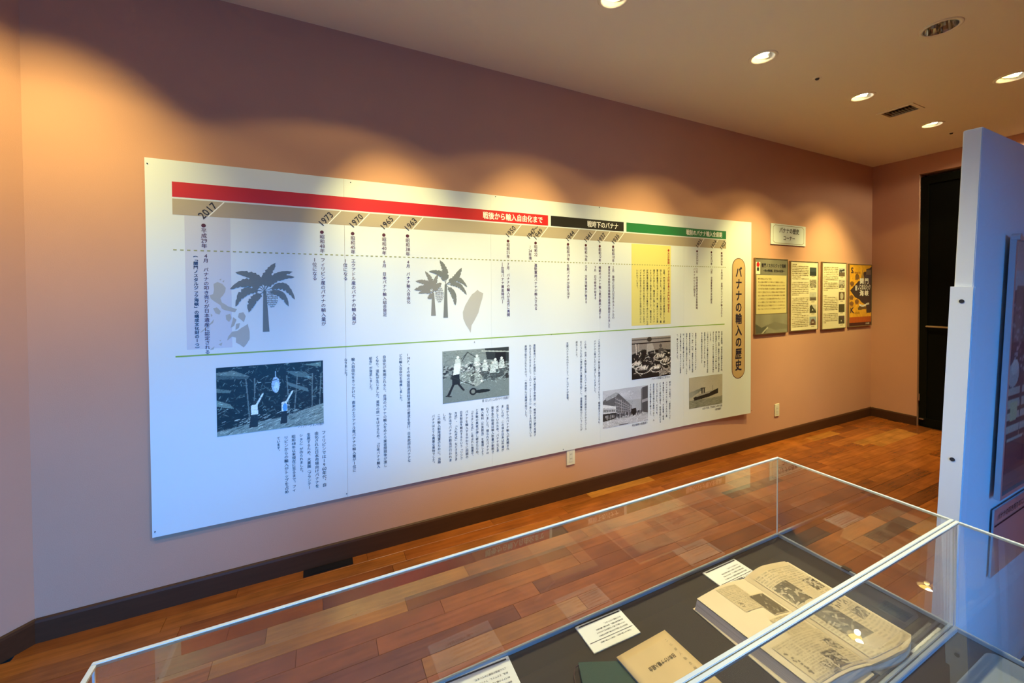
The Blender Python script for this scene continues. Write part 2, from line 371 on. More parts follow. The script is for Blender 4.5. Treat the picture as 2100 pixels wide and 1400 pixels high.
# ceiling with the holes of the recessed fittings
ROWA = [-.99, .154, 1.30, 2.445, 3.60, 4.752]; YA = 1.565; YB = .985
DARKL = (3.04, .972); LIT2 = [(1.895, YB), (4.185, YB), (5.53, YB), (.75, YB)]
VENT = (4.157, 1.558)
holes = [(x, YA, .062) for x in ROWA] + [(DARKL[0], DARKL[1], .072)] + [(x, y, .072) for x, y in LIT2]
ce = box('ceiling', (LX-.2, FY-.2, H), (RX+2.2, WY+.2, H+.22), M['ceil']); struct(ce)
bm = bmesh.new()
for x, y, r in holes: bmesh.ops.create_cone(bm, cap_ends=True, segments=40, radius1=r, radius2=r, depth=.34, matrix=Matrix.Translation((x, y, H+.05)))
add_box(bm, (VENT[0]-.078, VENT[1]-.092, H-.1), (VENT[0]+.078, VENT[1]+.092, H+.14))
cut = bmobj('cutter', bm, None)
md = ce.modifiers.new('b', 'BOOLEAN'); md.object = cut; md.operation = 'DIFFERENCE'; md.solver = 'EXACT'
nm = bpy.data.meshes.new_from_object(ce.evaluated_get(bpy.context.evaluated_depsgraph_get()))
ce.modifiers.clear(); ce.data = nm; bpy.data.objects.remove(cut)
# baseboards with a small rounded top
def baseboard(name, p, q, n_):
    p = Vector(p); q = Vector(q); n_ = Vector(n_)
    prof = [(0, 0), (.012, 0), (.012, .086), (.009, .096), (.004, .101), (0, .101)]
    vs = [(*(s+n_*o)[:2], z) for s in (p, q) for o, z in prof]; k = len(prof)
    fs = [(i, (i+1) % k, k+(i+1) % k, k+i) for i in range(k)] + [tuple(range(k))[::-1], tuple(range(k, 2*k))]
    return struct(mesh(name, vs, fs, M['base']))
baseboard('baseboard_back', (C0+.005, WY, 0), (RX-.0005, WY, 0), (0, -1, 0))
baseboard('baseboard_corner', (C1[0]+.01, C1[1]+.01, 0), (C0, WY, 0), (.7071, -.7071, 0))
baseboard('baseboard_right', (RX, WY-.013, 0), (RX, OY1, 0), (-1, 0, 0))

# ------------------------------------------------------------------ planks
tones = [(0.237, 0.066, 0.012), (0.220, 0.059, 0.010), (0.260, 0.074, 0.013), (0.203, 0.053, 0.009), (0.249, 0.070, 0.012), (0.186, 0.048, 0.009), (0.232, 0.063, 0.012), (0.284, 0.085, 0.015), (0.157, 0.044, 0.010), (0.312, 0.119, 0.023)]
dark_t = [(.075, .028, .018), (.085, .036, .025)]
def plank_mesh(L, y0=0):
    w_ = .0892; c = .0012
    return ([(0, 0, -.014), (L, 0, -.014), (L, w_, -.014), (0, w_, -.014), (0, 0, -c), (L, 0, -c), (L, w_, -c), (0, w_, -c),
             (c, c, 0), (L-c, c, 0), (L-c, w_-c, 0), (c, w_-c, 0)],
            [(0, 3, 2, 1), (0, 1, 5, 4), (1, 2, 6, 5), (2, 3, 7, 6), (3, 0, 4, 7), (4, 5, 9, 8), (5, 6, 10, 9), (6, 7, 11, 10), (7, 4, 8, 11), (8, 9, 10, 11)])
LEN = [.45, .60, .75, .90, 1.05]; PM = {}
for L in LEN:
    me = bpy.data.meshes.new('plank'); v, f = plank_mesh(L-.0008); me.from_pydata(v, [], f); me.update(); me.materials.append(M['wood']); PM[L] = me
def tone():
    t = random.choice(dark_t) if random.random() < .03 else random.choice(tones); k = random.uniform(.88, 1.1)
    return tuple(c*k for c in t)
VS, FS, TC = [], [], []
def far_plank(x, y, L):
    v, f = plank_mesh(L-.0008); n0 = len(VS); VS.extend((a+x, b+y, c) for a, b, c in v); t = tone()
    for q in f: FS.append(tuple(i+n0 for i in q)); TC.append(t)
# planks placed as the photograph shows them: (row, x start, length, tone)
special = {6: (-.115, .78, (.055, .026, .026)), 4: (-.22, .45, (.05, .022, .016)), 3: (.0, .75, (.085, .032, .026))}
count = 0
for k in range(0, 66):
    y = 2.41 - .09*(k+1)
    if y < FY: break
    xs = -1.05 - max(0, (WY-y))*1.0 + .02; xs = max(xs, LX+.02) - random.uniform(0, .05)
    x = max(xs, -1.6 if k < 25 else LX)
    if k < 25 and x > xs+.01:
        far_plank(max(xs, LX), y, x-max(xs, LX))
    sp = special.get(k)
    while x < RX-.05:
        L = random.choice(LEN[1:]) if x < 2.5 else random.choice(LEN)
        t = tone()
        if sp and x <= sp[0] < x+L-.05:
            if sp[0]-x > .12: L = sp[0]-x
            else: t = sp[2]; L = sp[1]; sp = None
        full = min(L, RX+.02-x)
        if k < 25 and count < 300 and x > -1.7:
            if full in PM: me = PM[full]
            else:
                me = bpy.data.meshes.new('plank'); v, f = plank_mesh(full-.0008); me.from_pydata(v, [], f); me.update(); me.materials.append(M['wood'])
                if full == L: PM[full] = me
            o = bpy.data.objects.new('plank', me); o.location = (x, y, 0); o.color = (*t, 1); COL.objects.link(o); o.parent = fl; count += 1
        else: far_plank(x, y, full)
        x += L
    xx = RX+.02
    while xx < RX+1.9 and .0 < y < 2.3: far_plank(xx, y, .6); xx += .6
me = bpy.data.meshes.new('plank'); me.from_pydata(VS, [], FS); me.update(); me.materials.append(M['woodall'])
at = me.attributes.new('tone', 'FLOAT_COLOR', 'FACE'); at.data.foreach_set('color', np.array([(*t, 1) for t in TC]).ravel())
o = bpy.data.objects.new('plank', me); COL.objects.link(o); o.parent = fl; o['kind'] = 'stuff'

# ------------------------------------------------------------------ door leaf standing in the dark opening
dr = bpy.data.objects.new('door_1', None); COL.objects.link(dr); dr.location = (RX+.032, 1.99, 0); struct(dr)
st_ = box('stile', (0, -.06, .01), (.04, 0, 2.66), M['doorp'], dr); box('stile', (0, -.80, .01), (.04, -.74, 2.66), M['doorp'], dr)
box('bottom_rail', (0, -.74, .01), (.04, -.06, .09), M['doorp'], dr); box('top_rail', (0, -.74, 2.58), (.04, -.06, 2.66), M['doorp'], dr)
box('door_panel', (.015, -.74, .09), (.025, -.06, 2.58), M['dark'], dr)
box('push_bar', (-.03, -.74, 1.065), (-.012, -.055, 1.082), M['ventm'], dr, .004)
box('door_handle', (-.02, -.012, .27), (-.004, .0, .345), M['steel'], st_, .003)
box('door_stop', (-.03, -.05, .075), (-.002, -.01, .088), M['steel'], dr, .003)
struct(box('trim_1', (RX+.02, OY0+.01, -.001), (RX+.10, OY1-.01, .006), M['doorp']))

# ================================================================== RECESSED LIGHTS
def downlight(x, y, r, label, lit=True, group=None, dy=.30, dx=0.0):
    t = empty('downlight', (x, y, H), label, 'ceiling light', group)
    bm = bmesh.new(); lathe(bm, [(r-.002, .01), (r-.002, -.002), (r+.002, -.005), (r+.013, -.004), (r+.016, 0), (r+.012, .0015)], 40); bmobj('trim_ring', bm, M['ceil'], t, smooth=True)
    if not lit:
        bm = bmesh.new(); n = 40; prev = None
        for j, z in enumerate((-.003, .03, .07, .115)):
            ring = []
            for i in range(n):
                a = 2*math.pi*i/n; rr = (r-.004)*(1-.10*j) * (1 + (.05 if (i//2) % 2 else -.03)*(0 if j == 0 else 1))
                ring.append(bm.verts.new((rr*math.cos(a), rr*math.sin(a), z)))
            if prev:
                for i in range(n): bm.faces.new((prev[i], prev[(i+1) % n], ring[(i+1) % n], ring[i]))
            prev = ring
        bm.faces.new(prev); bmobj('reflector', bm, M['chrome'], t)
        bm = bmesh.new(); lathe(bm, [(.001, .05), (.018, .055), (.024, .075), (.018, .10), (.001, .112)], 20); bmobj('bulb', bm, M['trimw'], t, smooth=True)
        return t
    bm = bmesh.new(); lathe(bm, [(r-.003, 0), (r-.004, .05), (r-.01, .13), (.001, .131)], 40); bmobj('housing', bm, M['trimw'], t, smooth=True)
    # the lamp is tilted towards the wall
    mt = Matrix.Translation((dx*.05, .012, .035)) @ Matrix.Rotation(math.atan2(dy, 1)*1.0, 4, 'X')
    bm = bmesh.new(); lathe(bm, [(.046, -.022), (.048, -.018), (.048, .03), (.03, .07), (.001, .075)], 32, mt); can = bmobj('lamp_can', bm, M['trimw'], t, smooth=True)
    bm = bmesh.new(); lathe(bm, [(.001, -.010), (.024, -.012), (.041, -.020), (.046, -.022)], 32, mt); bmobj('reflector_bowl', bm, M['lampw'], can, smooth=True)
    mb = Matrix.Translation((-.022, -.022, .012))
    bm = bmesh.new(); lathe(bm, [(.001, -.014), (.016, -.011), (.024, -.003), (.024, .012), (.001, .014)], 24, mb); bmobj('bulb', bm, M['lamph'], can, smooth=True)
    return t
names = ['recessed lamp at the far left end of the wall row, outside the photo', 'recessed lamp over the left part of the timeline board', 'lit recessed lamp cut off by the top edge of the photo',
         'lit recessed tilted lamp nearest the viewer that shows whole, left of the small black sensor', 'lit recessed tilted lamp just before the ceiling grille', 'lit recessed tilted lamp beyond the ceiling grille, above the dark doorway']
beams = [(-1.05, 1.75), (.44, 1.58), (1.22, 1.52), (2.1, 1.15), (3.55, 1.15), (4.85, .85)]
for i, x in enumerate(ROWA):
    downlight(x, YA, .062, names[i], group='recessed lamps in the row along the wall')
    gx = [-1.0, .0, 1.14, 2.35, 3.46, 4.70][i]
    g = lamp('lamp_glow', 'SPOT', (x, YA, H-.035), GLOW_W, WARM, spot_size=R(125), spot_blend=.16, shadow_soft_size=.018); aim(g, (x+(gx-x)*.55, YA, 0))
    b = lamp('lamp_beam', 'SPOT', (x, YA, H-.035), BEAM_W*[.72, 1.05, 1.0, .95, 1.5, 1.7][i], WARM, spot_size=R([70, 46, 52, 66, 62, 72][i]), spot_blend=1.0, shadow_soft_size=.025); aim(b, (beams[i][0], WY, beams[i][1]))
downlight(*DARKL, .072, 'unlit recessed downlight with a ribbed silver reflector', lit=False)
for i, (x, y) in enumerate(LIT2):
    downlight(x, y, .072, ['recessed downlight over the right end of the display case', 'bright recessed downlight cut off by the right edge of the photo', 'recessed downlight close to the doorway wall', 'recessed downlight over the left end of the display case'][i], group='recessed downlights further from the wall')
    b = lamp('lamp_glow', 'SPOT', (x, y, H-.035), ROW2_W*(.22 if x > 5 else 1), WARM2, spot_size=R(168 if x > 5 else 104 if x < 1 else 84), spot_blend=.2 if x > 5 else .7, shadow_soft_size=.02); aim(b, (x, y, 0))

# ceiling grille
v = empty('ceiling_vent', (VENT[0], VENT[1], H), 'small brown louvred air grille in the ceiling', 'vent')
bm = bmesh.new()
for a, b in (((-.10, -.113, -.006), (.10, -.09, 0)), ((-.10, .09, -.006), (.10, .113, 0)), ((-.10, -.09, -.006), (-.076, .09, 0)), ((.076, -.09, -.006), (.10, .09, 0))): add_box(bm, a, b)
bmobj('frame', bm, M['ceil'], v)
for i in range(9):
    y = -.08+.02*i; mesh('slat', [(-.076, y-.005, -.004), (.076, y-.005, -.004), (.076, y+.004, .012), (-.076, y+.004, .012), (-.076, y-.0035, -.004), (.076, y-.0035, -.004), (.076, y+.0055, .012), (-.076, y+.0055, .012)], BOXF, M['ventm'], v)
box('duct', (-.077, -.091, .03), (.077, .091, .035), M['dark'], v)
for (px, py), lb in (((1676, 160), 'small dark ceiling sensor between the two nearest lit lamps'), ((1951, 272), 'small dark ceiling sensor next to the farthest lamp')):
    p = atZ(px, py, H); s_ = empty('ceiling_sensor', (p.x, p.y, H), lb, 'sensor')
    bm = bmesh.new(); lathe(bm, [(.001, -.004), (.022, -.003), (.026, 0)], 24); bmobj('cover_plate', bm, M['ceil'], s_)
    bm = bmesh.new(); lathe(bm, [(.001, -.013), (.009, -.012), (.013, -.004)], 16); bmobj('nozzle', bm, M['slot'], s_)

# ================================================================== THE TIMELINE BOARD
BT = .006                                                 # board thickness
def bow(X): return .026*max(0, (X-2.65)/.93)**2
def by(X): return WY - .012 - bow(X)                       # front face
def bP(x, y):                                              # pixel -> (X, Z) on the board face
    Y = WY-.012
    for _ in range(6): p = atY(x, y, Y); Y = by(p.x)
    return p.x, p.z
def bfn(off): return lambda X, Z: (X, by(X)-off, Z)
bx0, bz1 = bP(296, 328); bx1, _ = bP(1541, 458)
bz1 = 2.082; bz0 = (bP(313, 1100)[1]+bP(1545, 847)[1])/2
bd = empty('timeline_board', (0, 0, 0), 'long white wall board with a printed timeline and photographs, lit warm and blue', 'board')
seams = [bx0, .13, .99, 1.85, 2.71, bx1]
for a, b in zip(seams[:-1], seams[1:]):
    n = 10; vs, fs, g = [], [], .0006
    for i in range(n+1):
        X = a+g/2*(a > bx0) + (b-a-g)*i/n; Y = by(X)
        vs += [(X, Y, bz0), (X, Y, bz1), (X, Y+BT, bz1), (X, Y+BT, bz0)]
    for i in range(n):
        k = 4*i
        for j in range(4): fs.append((k+j, k+(j+1) % 4, k+4+(j+1) % 4, k+4+j)[::-1])
    fs += [(0, 1, 2, 3)[::1], (4*n+3, 4*n+2, 4*n+1, 4*n)]
    mesh('board_panel', vs, fs, M['board'], bd)
PEND = []                                                  # (ink, name, material, offset)
def newink(): return Ink()
def band(name, m, x0, x1, zt, zb, off=.0004):
    n = max(1, int((x1-x0)/.12)); vs = []; 
    for i in range(n+1):
        X = x0+(x1-x0)*i/n; vs += [(X, by(X)-off, zb), (X, by(X)-off, zt)]
    return mesh(name, vs, [(2*i, 2*i+2, 2*i+3, 2*i+1) for i in range(n)], m, bd)
zr1 = bP(353, 374)[1]; zr0 = bP(353, 404)[1]; zr1b = bP(1489, 472)[1]
zt1 = bP(354, 408)[1]; zt0 = bP(354, 443)[1]; zt0b = bP(1489, 510)[1]
zr1 = (zr1+bP(1124, 440)[1])/2; zr0 = (zr0+bP(1124, 462)[1])/2; zt0 = (zt0+bP(1124, 485)[1])/2; zt1 = zr0-.008
XR0 = bP(353, 400)[0]; XR1 = bP(1124, 450)[0]; XB0 = bP(1129.5, 450)[0]; XB1 = bP(1279, 462)[0]; XG0 = bP(1284.5, 465)[0]; XG1 = bP(1489, 480)[0]
band('red_band', M['red'], XR0, XR1, zr1, zr0); band('black_band', M['black'], XB0, XB1, zr1, zr0); band('green_band', M['green'], XG0, XG1, zr1, zr0)
band('tan_band', M['tan'], XR0, XG1, zt1, zt0)
zd = (bP(356, 514)[1]+bP(1486, 547)[1])/2; zl = (bP(360, 734)[1]+bP(1486, 663)[1])/2
band('green_line', M['lime'], bP(360, 734)[0], bP(1486, 663)[0], zl+.0035, zl-.0035)
ik = newink(); X = XR0
while X < XG1: ik.rect(X, zd-.0027, X+.013, zd+.0027); X += .0255
ik.build('dotted_line', M['dot'], bfn(.0009), bd)
# faint tinted field behind the first column, yellow note
x0, z1 = bP(378, 444); x1, _ = bP(472, 455); band('tinted_field', M['tint'], x0, x1, zt0-.001, zl+.03, .0003)
x0, z1 = bP(1295, 503); x1, z0 = bP(1375.5, 664); ya, yb = zt0-.004, bP(1335, 666)[1]
band('yellow_note', M['yellow'], x0, x1, ya, yb, .0004)
# white headings in the bands
def heading(txt, pa, pb, h_=.048):
    a = bP(*pa)[0]; b = bP(*pb)[0]; ik = newink(); ik.row(txt, a, b, (zr1+zr0)/2, .018, h_); ik.build('band_lettering', M['white'], bfn(.001), bd)
heading('戦後から輸入自由化まで', (990, 440), (1113, 450)); heading('戦時下のバナナ', (1204, 458), (1268, 462)); heading('戦前のバナナ輸入全盛期', (1407, 474), (1481, 480))
# slanted year numbers with white dividing strokes
YR = [('2017', 426, 432, 460), ('1973', 668, 449, 699), ('1970', 730, 453, 758), ('1965', 793, 457, 821), ('1963', 842, 460, 868), ('1950', 1047, 475, 1069), ('1947〜', 1092, 476, None),
      ('1949', 1103, 480, 1124), ('1944', 1169, 484, 1188), ('1941', 1206, 486, 1223), ('1937', 1233, 488, 1251), ('1935', 1262, 490, 1280), ('1925', 1433, 499, 1444), ('1924', 1463, 501, 1473), ('1903', 1482.5, 503, 1489)]
ca = math.cos(R(48)); sa = math.sin(R(48))
for txt, px, py, pl in YR:
    u, v_ = bP(px, py); em = .041; ik = newink(); t = newink(); t.row(txt, -.5*len(txt)*.54, .5*len(txt)*.54, 0, .012, 1, .92)
    V = np.concatenate(t.V)*em; V = np.stack([V[:, 0]*ca-V[:, 1]*sa, V[:, 0]*sa+V[:, 1]*ca], 1) + (u, v_)
    ik.add(V, t.F); ik.D = t.D; ik.build('year', M['ink'], bfn(.0012), bd)
    if pl:
        a = bP(pl, py)[0]; hgt = zt1-zt0; ik = newink(); ik.line((a-hgt*.86, zt0), (a, zt1), .005); ik.build('year_divider', M['white'], bfn(.0008), bd)
# columns: text, x pixel, top y, bottom y
def columns(items, m, name='text_column', bold=0, off=.001, w_=.98):
    for txt, px, y0, y1 in items:
        u, v0 = bP(px, y0); _, v1 = bP(px, y1); n_ = ncell(txt); k = 0; pitch = (v0-v1)/n_
        for seg in txt.split(' '):
            if seg: ik = newink(); c_ = ncell(seg); ik.column(seg, u, v0-pitch*k, v0-pitch*(k+c_), bold, w_=w_); ik.build(name, m, bfn(off), bd); k += c_
            k += 1
columns([('●平成29年', 418, 457, 509), ('4月 バナナの叩き売りが日本遺産に認定される', 422, 520, 726),
         ('●昭和48年', 660.5, 471, 519), ('●昭和45年', 723.5, 474, 521), ('●昭和40年', 787.5, 477, 523), ('●昭和38年', 836, 479, 525),
         ('●昭和25年', 1042, 490, 530), ('●昭和22', 1098.5, 494, 526), ('〜24年頃', 1087, 503, 533), ('●昭和19年', 1165, 497, 535), ('●昭和16年', 1201.5, 499, 536),
         ('●昭和12年', 1230, 501, 537), ('●昭和10年', 1257.5, 502, 538), ('●大正14年', 1429.5, 512, 543), ('●大正13年', 1459, 514, 544), ('●明治36年', 1480, 516, 545)], M['maroon'], bold=.011)
columns([('（「関門ノスタルジック海峡」の構成文化財の1つ）', 401, 519, 719)], M['navy'], bold=.016)
columns([('フィリピン産のバナナの輸入量が', 662, 528, 668), ('1位になる', 645, 528, 575), ('エクアドル産のバナナの輸入量が', 724.5, 530, 666), ('1位になる', 708, 530, 575),
         ('6月 日本バナナ輸入組合発足', 788, 532, 649), ('4月 バナナ輸入自由化', 837, 533, 623), ('7月 バナナの輸入が正式に再開', 1042, 538, 649), ('―台湾バナナ黄金時代―', 1030.5, 538, 622),
         ('進駐軍用バナナが輸入される', 1098.5, 540, 636), ('生鮮バナナが姿を消す', 1165, 541, 613), ('12月 太平洋戦争が始まる', 1201.5, 543, 622), ('戦前のバナナ輸入量が最高に達する', 1230, 545, 653),
         ('7月 日中戦争が始まる', 1220.5, 545, 614), ('2月 築地に広さ22万平方メートルの', 1257.5, 545, 654), ('東京市中央卸売市場築地本場が開設されました', 1249, 545, 672),
         ('2月 台湾青果株式会社営業開始', 1429, 549, 634), ('バナナのセリが始まる', 1424, 549, 608), ('12月 台湾青果株式会社創立', 1459, 550, 622), ('4月10日 台湾からバナナが輸入される', 1480, 551, 650)], M['maroon'], bold=.009)
columns([('●大正後期', 1371, 510, 542), ('バナナの叩き売りが門司で始まる', 1371, 547, 641)], M['redink'], bold=.014)
yb_ = ['当時、門司は大陸の中心都市で貿易港として繁', '栄していました。また地理的に台湾に近く、重', '要な中継港でもあったため、大量のバナナが荷', '揚げされました。輸送中に熟してしまったバナ', 'ナをいち早く換金する手段として、露天商など',
       'が門司港の桟橋通りで人を集めて売りさばいたの', 'がバナナの叩き売りの始まりといわれています。', 'バナナの叩き売りはここから全国に広がったと', 'いわれています。']
columns([(t, 1361.8-6.9*i, 552, 552+(662-552)*len(t)/21) for i, t in enumerate(yb_)], M['ink'], bold=.010)
body = [('フィリピンでは1960年代、自', 664, 882, 998), ('由化された日本市場向けバナナを', 649, 884, 1000), ('生産するため、大農園（プランテー', 633, 887, 1003), ('ション）が作られました。', 617.5, 889, 972), ('昭和48年以来現在に至るまで、フィ', 602, 891, 1008),
        ('リピンからの輸入がトップを占め', 586.5, 893, 1012), ('ています。', 571, 895, 928),
        ('IMF、その他の国際通貨経済機構の要求を受け、日本政府はバナナな', 837, 724, 948), ('どの輸入自由化を発表しました。', 821.5, 725, 826),
        ('自由化が実施されると、台湾のバナナの輸入をめぐり業者間競争が激し', 788, 728, 958), ('くなり、混乱が生じました。業界の統一をはかるため、「日本バナナ輸入', 773.5, 729, 960), ('組合」が発足しました。', 760, 731, 804),
        ('輸入自由化をきっかけに、南米のエクアドル産バナナの輸入量が1位に', 724, 733, 968), ('なりました。', 709, 734, 774)]
cart = ['台湾からのバナナ輸入が再開され', 'ましたが、この頃の日本は外貨が', '不足していたため、バナナなど不', '要不急の物資は輸入数量が制限さ', 'れていました。限られたバナナの', '輸入権利（外貨割当）を獲得しよう', 'と多数の業者が押し寄せたため、',
        '「ガラポン方式」と呼ばれた抽選や、', 'バナナを輸入するかわりに同額の', '日本製品を輸出するという「リンク', '方式」、「入札方式」などさまざま', 'な方法でバナナの割当が行われま', 'した。', 'この輸入制限措置のために、当時', 'バナナはとても貴重な果物でした。']
for i, t in enumerate(cart):
    f = i/14; px = [1040.7, 1030.5, 1020, 1010, 999.5, 989, 978, 968, 957, 945.6, 934.6, 923, 911, 900, 888.5][i]
    y0 = 828+22*f; y1 = y0 + (95+8*f)*min(1, len(t)/15); body.append((t, px, y0, y1))
body += [('進駐軍用バナナの横流し（納入検査不合格品）が、戦後の焼け跡で売買さ', 1096, 705, 894), ('れるようになりました。1ロット（1〜5かご）あたり2万円前後という', 1087, 706, 896), ('高値で取引されたもので、一般庶民には無縁の話でした。', 1078, 707, 858),
         ('生鮮バナナの代わりとして、干しバナナが登場。', 1163.5, 701, 824), ('この年、台湾・高雄を出港したバナナ船が、戦況の関係でジグザグコース', 1200.5, 698, 882), ('をとったため入港が遅れ大量腐敗を起こし、全量廃棄処分ということが', 1191.5, 698.5, 883), ('続出しました。', 1182.5, 699, 735),
         ('この頃からバナナ船は軍に徴用されるようになり、戦場拡大とともに、', 1228.5, 695, 873), ('バナナの入荷はしだいに減少していきました。', 1220, 697, 808)]
for i, t in enumerate(['明治・大正時代、一般庶民にとって', 'バナナはめったに食べられない貴', '重な果物でしたが、大正後期〜昭和', 'になって産地も増え、産地各国による', 'ようになりました。それでも、', '当日本国民の憧れの果物であり、人', '々のない時間を集う様でした。']):
    px = [1373.6, 1366.8, 1360.2, 1353.8, 1347, 1340.3, 1333.8][i]; body.append((t, px, 781+i*.9, 781+i*.9+78*len(t)/16))
rb = [('台湾の基隆港、貨客船が恒春の沖から内', 1480), ('地へ向け、台湾・基隆から神戸に運び神戸', 1474), ('港に陸揚げしたのがバナナの輸入の始', 1468.4), ('まりとされ、十年ほどで大量の取引が本格化', 1462.6), ('しました。', 1456.8), ('この頃のバナナの輸入量は十年余りで台湾', 1451), ('産業を通じて広がりました。輸入に', 1445), ('あたり専門の商社ができました', 1439),
      ('台湾から日本に輸入されたバナナはす', 1426.5), ('べて、神戸、門司、基隆などの港で台湾', 1420), ('青果株式会社が取扱い、これらの港で', 1414), ('仲買人により全国に運ばれました。これら', 1408), ('は、それまで籠で運んでいましたが', 1401.5), ('次第に箱が使われ、やがてバナナは庶民', 1395.5), ('へ、輸入が広まりました。', 1389)]
for t, px in rb: body.append((t, px, 678+(1480-px)*.065, 678+(1480-px)*.065+82*min(1.03, len(t)/18)))
columns(body, M['ink'], bold=.009)
def caption(txt, pa, pb, em=.02):
    a = bP(*pa); b = bP(*pb); ik = newink(); ik.row(txt, a[0], b[0], (a[1]+b[1])/2, .003, em); ik.build('photo_caption', M['ink'], bfn(.001), bd)
caption('プランテーションの様子', (610, 873), (665, 868)); caption('艀（はしけ）によるバナナの陸揚げ', (989, 821), (1044, 815)); caption('バナナ市場のにぎわい', (1336, 777), (1374, 772))
caption('明治後期の桟橋通り', (1296, 872), (1328, 866)); caption('大正十年頃、門司港に入港する船', (1440, 837), (1481, 831)); caption('（絵葉書）', (1464, 840), (1481, 836))
# title pill
pu = bP(1514.5, 650)[0]; pz1 = bP(1515, 529)[1]; pz0 = bP(1515, 776)[1]; pw = (bP(1528, 650)[0]-bP(1501, 650)[0])/2
def pill(r, z1, z0, n=14):
    p = [(pu+r*math.cos(math.pi*i/n), z1-r+r*math.sin(math.pi*i/n)) for i in range(n+1)] + [(pu-r*math.cos(math.pi*i/n), z0+r-r*math.sin(math.pi*i/n)) for i in range(n+1)]
    return p
ik = newink(); p = pill(pw, pz1, pz0); ik.add(p, [tuple(range(len(p)))]); ik.build('title_pill_outline', M['maroon'], bfn(.0005), bd)
ik = newink(); p = pill(pw-.006, pz1-.006, pz0+.006); ik.add(p, [tuple(range(len(p)))]); ik.build('title_pill', M['pill'], bfn(.001), bd)
ik = newink(); ik.column('バナナの輸入の歴史', pu, bP(1515, 546)[1], bP(1515, 760)[1], .024, w_=.82); ik.build('title_lettering', M['navy'], bfn(.0016), bd)

# palm silhouettes -----------------------------------------------------------
def leaf(ik, x0, y0, x1, y1, wd, bend, n=18, rag=.35, seed=1):
    rg = random.Random(seed); a = np.array([x0, y0]); b = np.array([x1, y1]); d_ = b-a; L = np.hypot(*d_); t_ = d_/L; nn = np.array([-t_[1], t_[0]])
    top, bot = [], []
    for i in range(n+1):
        t = i/n; c = a + d_*t + nn*bend*L*math.sin(math.pi*t)
        w_ = wd*(math.sin(math.pi*min(1, t*.9+.08))**.7)*(1 if t < .97 else .1)*(.16 if t < .20 else 1)
        top.append(c+nn*w_*(1-(rag*rg.random() if i % 2 else 0)))
        bot.append(c-nn*w_*(1-(rag*1.6*rg.random() if i % 2 else 0)))
    for i in range(n): ik.add([bot[i], bot[i+1], top[i+1], top[i]], [(0, 1, 2, 3)], seed)
def palm(px_trunk_top, px_base, leaves, m, off, tw=.011):
    ik = newink(); c = bP(*px_trunk_top); b = bP(*px_base)
    ik.add([(b[0]-tw*1.3, b[1]), (b[0]+tw*1.3, b[1]), (c[0]+tw*.6, c[1]), (c[0]-tw*.6, c[1])], [(0, 1, 2, 3)])
    for k, (qx, qy, wd, bend) in enumerate(leaves):
        e = bP(qx, qy); leaf(ik, c[0], c[1], e[0], e[1], wd*.46, bend, seed=k+3)
    ik.build('palm_silhouette', m, bfn(off), bd)
palm((543, 597), (546, 680), [(565, 539, .045, .10), (600, 557, .042, .16), (604, 568, .036, .20), (605, 614, .045, .34), (592, 628, .035, .22), (483, 558, .045, -.2), (472, 592, .05, -.26), (483, 628, .045, -.28), (510, 640, .042, -.14)], M['grey'], .0010)
palm((914, 583), (914, 651), [(902, 533, .042, -.10), (947, 549, .042, -.1), (958, 588, .040, .30), (957, 604, .036, .2), (934, 626, .036, .12), (880, 556, .04, -.25)], M['grey'], .0012)
palm((888, 600), (889, 647), [(852, 576, .04, -.2), (849, 594, .04, -.16), (858, 601, .03, -.1), (872, 556, .035, -.1), (898, 562, .03, .05), (877, 612, .035, .1), (905, 580, .04, .1)], M['leafg'], .0009)
for cx_, cy_, rx_, ry_ in ((558, 612, 12, 16), (901, 603, 9, 15)):
    u, v_ = bP(cx_, cy_); ru = bP(cx_+rx_, cy_)[0]-u; rv = v_-bP(cx_, cy_+ry_)[1]; ik = newink(); rg = random.Random(4)
    for j in range(9):
        vv = v_+rv*(1-2*j/8); hw = ru*math.sqrt(max(.15, 1-((vv-v_)/rv)**2)); n = 8
        for i in range(n): ik.disc(u-hw+2*hw*(i+.5)/n, vv+rg.uniform(-.002, .002), hw/n*.75, rv/9.6, 7)
    ik.build('banana_bunch_print', M['leafg'], bfn(.0014), bd)
